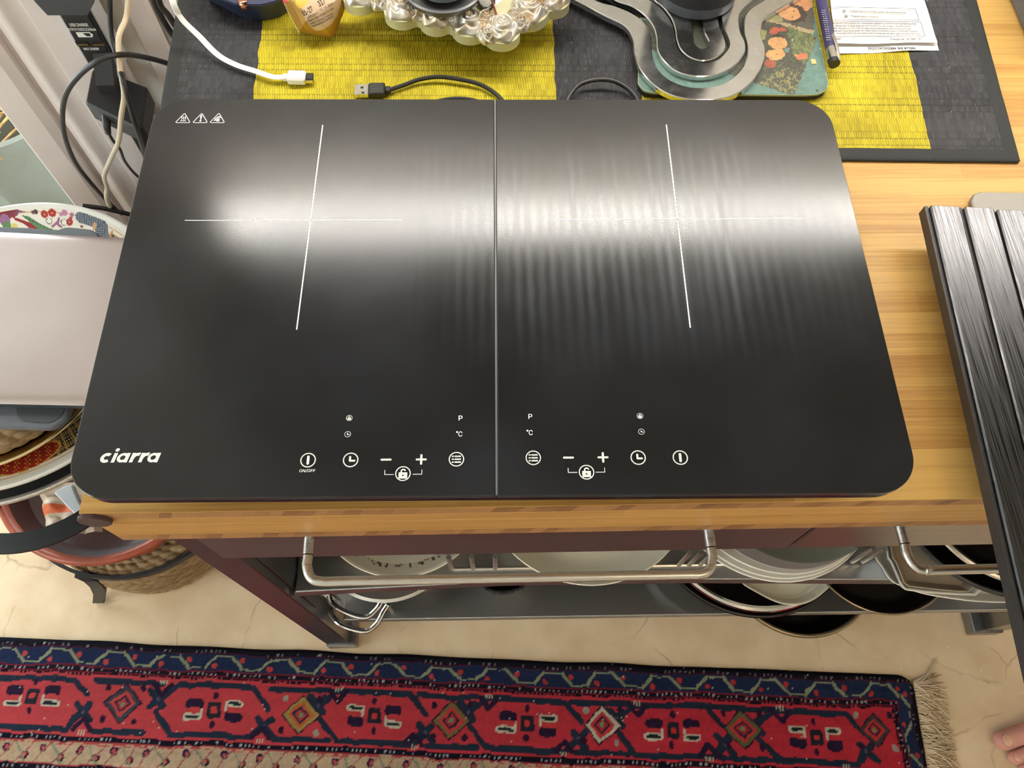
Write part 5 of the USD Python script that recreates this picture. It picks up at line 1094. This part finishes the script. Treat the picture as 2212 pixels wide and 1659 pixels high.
x, y = under(2235, 1264, ZM + .125, .112); pan('steel_pan', 'steel rimmed pan nested in the black pan at the right edge', x, y, ZM + .100, .112, .028, 'satin', rw=.004)
# lower shelf
x, y = under(1650, 1334, ZL + .05, .172); pan('large_pan', 'large dark pan lowest on the bottom shelf below the white plates', x, y, ZL, .172, .05, 'nonstick')
x2, y2 = under(1652, 1320, ZL + .065, .158); pan('steel_rimmed_pan', 'wide steel rimmed pan nested in the large dark pan on the bottom shelf', x2, y2, ZL + .03, .158, .04, 'chrome', rw=.006)
dish_poly('ivory_dish', 'ivory rounded dish resting in the nested pans on the bottom shelf', 'dish', [(1600, 1255), (1640, 1283), (1680, 1302), (1715, 1307), (1745, 1302), (1775, 1284), (1800, 1255), (1790, 1215), (1700, 1195), (1615, 1215)], ZL + .078, .022, M['ivory'], .010)
x, y = under(1932, 1330, ZL + .112, .118); pan('skillet', 'black frying pan with thin pale rim on the bottom shelf right, overlapping the large pan', x, y, ZL + .0745, .118, .038, 'tan_rim', rw=.0018)
x, y = under(1752, 1376, .06, .142); pan('floor_pan', 'black pan with tan rim on the floor under the bottom shelf', x, y, 0.0, .142, .058, 'tan_rim', rw=.004)
# left: lidded pots with looped handles
x, y = under(830, 1301, ZL + .13, .112)
pt2 = thing('dark_pot', 'dark steel pot with shiny lid on the bottom shelf, left', 'pot', (x, y, ZL))
obj('body', lathe([(0, ZL + .0005), (.08, ZL + .0005), (.088, ZL + .02), (.09, ZL + .1232), (.087, ZL + .1232), (.084, ZL + .02), (0, ZL + .004)], (x + .008, y + .008, 0), 96), plain('dark_steel', srgb(70, 66, 70), .15, .9), pt2)
obj('lid', lathe([(.112, ZL + .124), (.1125, ZL + .128), (.108, ZL + .131), (.095, ZL + .132), (.09, ZL + .138), (.07, ZL + .142), (.066, ZL + .147), (.03, ZL + .150), (0, ZL + .150), (0, ZL + .147), (.06, ZL + .142), (.108, ZL + .124), (.112, ZL + .124)], (x, y, 0), 96), M['chrome'], pt2, smooth=25, label='steel lid with stepped rings')
for i, (pts, z_) in enumerate((([(712, 1276), (712, 1294), (722, 1308), (747, 1322), (775, 1332), (795, 1332), (812, 1318), (822, 1304), (826, 1292)], ZL + .10), ([(716, 1296), (714, 1318), (719, 1333), (738, 1350), (770, 1361), (795, 1362), (815, 1346), (828, 1322), (838, 1307)], ZL + .055))):
    r_ = thing('roasting_rack', ('steel rack with rounded front loop, upper of the two beside the left leg', 'steel rack with rounded front loop, lower of the two beside the left leg')[i], 'rack', (*at(750, 1320, z_)[:2], z_))
    P_ = [at(px, py, z_) for px, py in pts]; obj('loop', tube(P_, .0042, 10), M['chrome'], r_)
    for q_ in (P_[0], P_[-1]): obj('support', tube([q_, np.array([q_[0], max(q_[1], .042), ZL + .001])], .003, 8, smooth=False), M['chrome'], r_)
x, y = under(1088, 1281, ZL + .1, .06)
rd = thing('ribbed_dish', 'small dark ribbed dish glimpsed between the shelves', 'dish', (x, y, ZL))
obj('body', lathe([(0, ZL + .0005), (.045, ZL + .0005), (.06, ZL + .1), (.057, ZL + .1), (.042, ZL + .004), (0, ZL + .004)], (x, y, 0), 60), M['enamel_black'], rd)
for k in range(30):
    a_ = k * 2 * math.pi / 30; u_ = np.array([math.cos(a_), math.sin(a_)]); obj('rib', tube([(x + u_[0] * .0485, y + u_[1] * .0485, ZL + .02), (x + u_[0] * .0605, y + u_[1] * .0605, ZL + .098)], .0018, 6, smooth=False), M['slate_plastic'], rd)

# ================================================================== rug with fringe
R0, R1 = at(1968, 1462, 0), at(0, 1377, 0)
ud = (R1 - R0)[:2]; ud /= np.linalg.norm(ud); vd = np.array([-ud[1], ud[0]]); vd = vd if vd[1] < 0 else -vd
RL, RW_, KN = 1.77, .95, .0023
def rc(px, py): q = (at(px, py, .008) - R0)[:2]; return q @ ud, q @ vd
us = np.arange(0, RL, KN); vs = np.r_[np.arange(0, .26, KN), np.arange(.26, RW_, .006)]
U, V = np.meshgrid(us, vs, indexing='ij')
js = lambda s_: meshkit.noise(np.stack([U * 70, V * 70, 0 * U + s_], -1)) - .5
Uj, Vj = U + .0045 * js(1) + .012 * (meshkit.noise(np.stack([U * 9, V * 12, 0 * U + 8], -1)) - .5), V + .0038 * js(2) + .004 * (meshkit.noise(np.stack([U * 13, 0 * V, 0 * U + 6], -1)) - .5)
e_ = np.minimum(np.minimum(Vj, 1.28 * Uj), np.minimum(1.28 * (RL - Uj), RW_ - Vj))
side_r = 1.28 * Uj < Vj; along = np.where(side_r, Vj, Uj)
col = np.zeros(U.shape + (3,)); abr = meshkit.fbm(np.stack([U * 9, V * 90, 0 * U], -1), 3) * .5 + .5 * meshkit.noise(np.stack([U * 300, V * 300, 0 * U], -1))
def put(m, c): col[m] = srgb(*c)
BLK, NAVY, RED, DRED, GRN, CREAM, BEIGE, ORG, OLV = (22, 22, 32), (32, 42, 72), (180, 46, 60), (104, 24, 40), (136, 140, 112), (190, 180, 164), (176, 150, 124), (176, 92, 52), (96, 92, 62)
put(e_ >= 0, RED); 
def dots(lo, hi, bg, fg, pitch, thr=.35):
    m = (e_ >= lo) & (e_ < hi); put(m, bg); mid = (lo + hi) / 2; c_ = (along / pitch) % 1
    r_ = np.floor(along / pitch); on_ = meshkit.noise(np.stack([r_ * 7.3, 0 * r_ + lo * 900, 0 * r_], -1)) > thr
    put(m & (np.abs(e_ - mid) < .0019) & (np.abs(c_ - .5) * pitch < .0014) & on_, fg)
put(e_ < .0132, BLK); put((e_ >= .0125) & (e_ < .0145), (70, 26, 40)); dots(.0070, .0125, BLK, (120, 112, 118), .0085, .55)
bl = (e_ >= .0145) & (e_ < .0425); put(bl, NAVY)
P_ = .0975; ph = (along / P_ + .33) % 1; w_ = np.clip((np.abs(ph - .5) * 2 - .28) / .42, 0, 1); zc_ = .0185 + .0195 * (1 - w_)
put(bl & (np.abs(e_ - zc_) < np.where((w_ > 0) & (w_ < 1), .0036, .0012)), GRN)
for off, ec in ((.17, .0345), (.67, .0245)):
    du = ((along / P_ + off + .5) % 1 - .5) * P_; put(bl & (du ** 2 + (e_ - ec) ** 2 < .0046 ** 2), (176, 52, 50))
put((e_ >= .0425) & (e_ < .0450), (112, 30, 44)); dots(.0450, .0515, BLK, (160, 150, 156), .0085, .4); put((e_ >= .0515) & (e_ < .0535), DRED); dots(.0535, .0570, (28, 18, 34), (150, 60, 70), .007, .4)
# red border with cartouches
fld = (e_ >= .057) & (e_ < .156)
def seg(a_, b_, w, c, clip=None):
    a_, b_ = np.array(a_), np.array(b_); d = b_ - a_; L2 = d @ d; t = np.clip(((Uj - a_[0]) * d[0] + (Vj - a_[1]) * d[1]) / L2, 0, 1)
    m = (Uj - a_[0] - t * d[0]) ** 2 + (Vj - a_[1] - t * d[1]) ** 2 < (w * 1.22) ** 2
    put(m & (fld if clip is None else clip), c)
def ell(c0, ru, rv, c, pw_=2.0): put(np.abs((Uj - c0[0]) / ru) ** pw_ + np.abs((Vj - c0[1]) / rv) ** pw_ < 1, c)
birds = [(.191, .1055), (.438, .104), (.694, .103), (.959, .103), (1.239, .105), (1.557, .095)]
dias = [(.08, .094), (.312, .100), (.564, .1025), (.824, .1045), (1.088, .107), (1.399, .102)]
TEAL = (34, 44, 60)
for i, (bu, bv) in enumerate(birds):
    lo_, hi_ = bu - .088, bu + .098
    T, Bm = .067, .147
    seg((lo_ + .025, T), (hi_ - .03, T), .0042, TEAL); seg((lo_ + .02, Bm), (hi_ - .035, Bm), .0042, TEAL)
    for (a_, b_) in (((hi_ - .03, T), (hi_ + .004, bv - .008)), ((hi_ + .004, bv - .008), (hi_ + .02, bv - .026)), ((hi_ - .035, Bm), (hi_, bv + .008)), ((lo_ + .025, T), (lo_ - .004, bv - .006)), ((lo_ + .02, Bm), (lo_, bv + .018)), ((lo_, bv + .018), (lo_ - .018, bv + .036))): seg(a_, b_, .0040, TEAL)
    for c0 in ((hi_ + .004, bv - .012), (lo_ - .002, bv + .022)):
        for d_ in ((1, 1), (1, -1)): seg((c0[0] - .011 * d_[0], c0[1] - .011 * d_[1]), (c0[0] + .011 * d_[0], c0[1] + .011 * d_[1]), .0050, TEAL)
        ell(c0, .003, .003, (86, 74, 100))
    for su, fl in ((-1, 1 if i % 2 else -1), (1, 1 if i % 3 else -1)):
        c0 = (bu + su * .034, bv + .002)
        ell((c0[0], c0[1] - fl * .010), .0150, .0085, (40, 26, 50), 3); ell((c0[0] - .002, c0[1] + fl * .001), .0115, .0045, (186, 52, 56), 3)
        ell((c0[0], c0[1] + fl * .0115), .0160, .0058, CREAM, 4); ell((c0[0], c0[1] + fl * .0115), .0120, .0028, (34, 44, 44), 3)
        ell((c0[0] - .013 * su, c0[1] + fl * .004), .0022, .0065, CREAM, 3)
    ell((bu, bv + .002), .0118, .0130, (38, 38, 48), 6); ell((bu, bv + .002), .0056, .0052, (190, 50, 52), 3)
    for dv in (-.0225, .0255): ell((bu + .001, bv + dv), .0042, .0062, (46, 24, 48))
for i, (du_, dv_) in enumerate(dias):
    hw_, hh_ = (.031, .030) if i else (.026, .026)
    for (a_, b_) in (((du_ - hw_ - .030, .067), (du_ + hw_ + .026, .067)), ((du_ - hw_ - .02, .147), (du_ + hw_ + .012, .147))):
        if i: seg(a_, b_, .0040, TEAL)
    for c0, fl in (((du_ - .062, .068), 1), ((du_ + .064, .146), -1)):
        if i: seg((c0[0] - .014, c0[1]), (c0[0], c0[1] + fl * .017), .0036, (40, 26, 50)); seg((c0[0] + .014, c0[1]), (c0[0], c0[1] + fl * .017), .0036, (40, 26, 50))
        for k_ in (-1, 0, 1): seg((c0[0] + .0045 * k_, c0[1] - fl * .007), (c0[0] + .0045 * k_, c0[1] - fl * .002), .0010, (176, 166, 150))
    outer_c = [(70, 60, 62), OLV, CREAM, (116, 98, 60), (150, 126, 70), (60, 62, 70)][i]
    D = np.abs(Uj - du_) / hw_ + np.abs(Vj - dv_) / hh_; put(D < 1.12, (48, 28, 46)); put(D < 1.0, outer_c); put(D < .74, (186, 54, 54) if i != 4 else ORG); put(D < .5, (50, 34, 60)); put(D < .34, (160, 48, 52)); ell((du_, dv_), .004, .004, (110, 132, 100))
    for ou, ov in ((-.030, -.026), (.030, .026), (.030, -.024), (-.028, .028)): ell((du_ + ou, dv_ + ov), .0050, .0056, (44, 24, 46) if (ou > 0) == (ov > 0) or i % 2 else (150, 140, 132))
dots(.156, .165, (20, 18, 32), (160, 154, 160), .0082, .4); put((e_ >= .165) & (e_ < .1672), (140, 40, 52))
bg_ = (e_ >= .1672) & (e_ < .202); put(bg_, BEIGE)
c_ = ((along / .062) % 1 - .5) * .062; c2 = ((along / .062 + .5) % 1 - .5) * .062
put(bg_ & (c_ ** 2 + (e_ - .178) ** 2 < .0066 ** 2), (48, 28, 60)); put(bg_ & (c_ ** 2 + (e_ - .178) ** 2 < .0030 ** 2), (178, 70, 70))
put(bg_ & (c2 ** 2 + (e_ - .190) ** 2 < .0066 ** 2), (58, 24, 44)); put(bg_ & (c2 ** 2 + (e_ - .190) ** 2 < .0028 ** 2), (190, 90, 70))
put(bg_ & (np.abs(((along / .062 + .25) % .5 - .25) * .062 - (e_ - .184) * .8) < .0016), (150, 92, 84)); put(bg_ & (np.abs(((along / .062 + .37) % 1 - .5) * .062 + (e_ - .184) * .7) < .0016), (110, 124, 104))
put(bg_ & (np.abs(e_ - .1695) < .0014) & (abr > .5), (170, 60, 64)); put((e_ >= .200) & (e_ < .202), (150, 44, 56))
dots(.202, .211, (20, 18, 30), (150, 140, 146), .0075, .35)
inn = e_ >= .211; put(inn, (28, 26, 46)); tt_ = meshkit.noise(np.stack([Uj * 42, Vj * 42, 0 * U + 4], -1)); put(inn & (tt_ > .60), (128, 34, 44)); put(inn & (tt_ < .2), (90, 96, 92)); put(inn & (np.abs(tt_ - .5) < .02), (150, 70, 52))
# right end border: dark, white dotted line, olive and red blocks
fade = np.clip((U - .45) / 1.0, 0, 1)[..., None]
col = col * (.60 + .52 * abr)[..., None]
lightn = np.array(srgb(190, 96, 92)); isred = ((col[..., 0] > .18) & (col[..., 1] < .08))[..., None]
col = np.where(isred, col * (1 - .34 * fade) + lightn * .24 * fade, col)
fl_ = rng.random(U.shape); col[(fl_ > .9985)] = srgb(190, 176, 160)
hz = .0085 + .0012 * abr + .0012 * meshkit.noise(np.stack([U * 6, V * 6, 0 * U], -1)); edg = np.minimum(np.minimum(U, RL - U), np.minimum(V, RW_ - V)); hz = hz * np.clip(.25 + edg / .006, 0, 1)
wx = .004 * (meshkit.noise(np.stack([U * 11, 0 * U, 0 * U], -1)) - .5); XY = R0[:2] + U[..., None] * ud + (V + wx * np.clip(1 - V / .05, 0, 1))[..., None] * vd
rnd = .03; cr_ = np.clip((rnd - U) / rnd, 0, 1) * np.clip((rnd - V) / rnd, 0, 1); XY = XY + (cr_ ** 2 * .008)[..., None] * (ud + vd)
nu, nv = U.shape; i, j = np.meshgrid(np.arange(nu - 1), np.arange(nv - 1), indexing='ij'); a_ = (i * nv + j).ravel(); F_ = np.vstack([np.stack([a_, a_ + nv, a_ + nv + 1], 1), np.stack([a_, a_ + nv + 1, a_ + 1], 1)])
Vx = np.concatenate([XY, hz[..., None] + .0006], -1).reshape(-1, 3)
if np.cross(Vx[F_[0, 1]] - Vx[F_[0, 0]], Vx[F_[0, 2]] - Vx[F_[0, 0]])[2] < 0: F_ = F_[:, ::-1]
rug = thing('rug', 'red and navy hand-knotted rug with geometric border on the marble floor', 'rug', (*(R0[:2] + ud * .9 + vd * .45), 0))
obj('pile', (Vx, F_), M['rug'], rug, smooth=True, color=np.clip(col, 0, 1).reshape(-1, 3))
fr = []
for k in range(900):
    v0 = rng.uniform(.008, .5); L = rng.uniform(.035, .062); b0 = R0[:2] + vd * v0 - ud * -.001; tuft = math.sin(v0 * 210) * .35
    d = -ud + vd * (tuft * .8 + np.clip(rng.normal(), -1.5, 1.5) * .28 + .12); d = d / np.linalg.norm(d); sw = vd * rng.normal() * .012; h0 = rng.uniform(.002, .007)
    fr.append(tube([(*b0, h0), (*(b0 + d * L * .4 + sw * .4), h0 + rng.uniform(0, .006)), (*(b0 + d * L * .75 + sw), .003 + rng.uniform(0, .003)), (*(b0 + d * L + sw * 1.6), .0014)], [.0014, .0008], 4, n=3))
obj('fringe', join(*fr), M['fringe'], rug, smooth=60, kind='stuff', label='cream wool fringe')

# ================================================================== a bare foot at the lower right
import manifold3d as m3
def ball(p, r, n=20):
    s = m3.Manifold.sphere(r, n); return s.translate([float(x) for x in p])
T1, T2, T3 = at(2167, 1599, .0165), at(2192, 1637, .0115), at(2216, 1662, .011)
fd = np.array([.945, .325, 0]); fd /= np.linalg.norm(fd); fl = np.array([fd[1], -fd[0], 0])        # towards the heel, towards the little toe
def bone(p, r, q, s): return (ball(p, r) + ball(q, s)).hull()
parts = []
kn = [T1 + fd * .055 + fl * .004, T2 + fd * .048 + fl * .0, T3 + fd * .044]
T4, T5 = T3 + fl * .017 + fd * .014, T3 + fl * .032 + fd * .030
kn += [T4 + fd * .04 - fl * .002, T5 + fd * .036 - fl * .004]
for t_, k_, r0, r1 in zip((T1, T2, T3, T4, T5), kn, (.0165, .0112, .0105, .0098, .009), (.018, .0138, .013, .012, .0115)):
    mid = (t_ + k_) / 2 + [0, 0, .006 if r0 < .012 else .003]; k2 = k_ + [0, 0, .008]
    parts += [bone(t_ * [1, 1, 0] + [0, 0, r0 + .001], r0, mid * [1, 1, 0] + [0, 0, mid[2] + .002], (r0 + r1) / 2 * .93), bone(mid * [1, 1, 0] + [0, 0, mid[2] + .002], (r0 + r1) / 2 * .93, k2, r1)]
b1, b5 = kn[0] + fd * .02 + [0, 0, .012], kn[4] + fd * .02 + [0, 0, .006]
heel = (kn[0] + kn[4]) / 2 + fd * .155; heel[2] = .03; ank = heel - fd * .03 + [0, 0, .055]; arch = (b1 + heel) / 2 + [0, 0, .028]; arch5 = (b5 + heel) / 2 + [0, 0, .006]
parts.append((ball(kn[0] + [0, 0, .006], .017) + ball(kn[4] + [0, 0, .004], .0125) + ball(b1, .021) + ball(b5, .017)).hull())
parts.append((ball(b1, .021) + ball(b5, .017) + ball(arch, .026) + ball(arch5, .02)).hull()); parts.append((ball(arch, .026) + ball(arch5, .02) + ball(heel, .029) + ball(ank, .033)).hull())
parts.append(bone(ank, .034, ank + [.02, .0, .20], .045)); parts.append(bone(ank + [.02, 0, .20], .045, ank + [.015, .0, .33], .055))
body = parts[0]
for p_ in parts[1:]: body = body + p_
body = body.refine_to_length(.0042).to_mesh(); ft = trimesh.Trimesh(body.vert_properties[:, :3], body.tri_verts, process=True)
trimesh.smoothing.filter_taubin(ft, lamb=.5, nu=.53, iterations=14); ft.vertices[:, 2] = np.maximum(ft.vertices[:, 2], .0006)
pe = thing('person', 'bare foot of a person stepping in beside the rug fringe', 'person', (*T1[:2], 0))
obj('body', ft, M['skin'], pe, smooth=True)
for t_, r_, L in ((T1, .0165, .0085), (T2, .0112, .005), (T3, .0105, .0046)):
    n_ = lathe([(0, .0012), (.7, .0009), (.95, .0003), (1.0, -.0006), (0, -.001)], (0, 0, 0), 24); c0 = t_ - fd * .0015; c0 = np.array([c0[0], c0[1], 2 * r_ + .0007])
    v = np.outer(n_.vertices[:, 0] * L * 1.05, fd) + np.outer(n_.vertices[:, 1] * r_ * .62, fl) + np.outer(n_.vertices[:, 2], [0, 0, 1.0]); v[:, 2] -= ((n_.vertices[:, 1] * r_ * .62) ** 2) / (2 * r_) - n_.vertices[:, 0] * L * .12
    obj('toenail', trimesh.Trimesh(v + c0, n_.faces, process=False), M['nail'], pe, smooth=True)
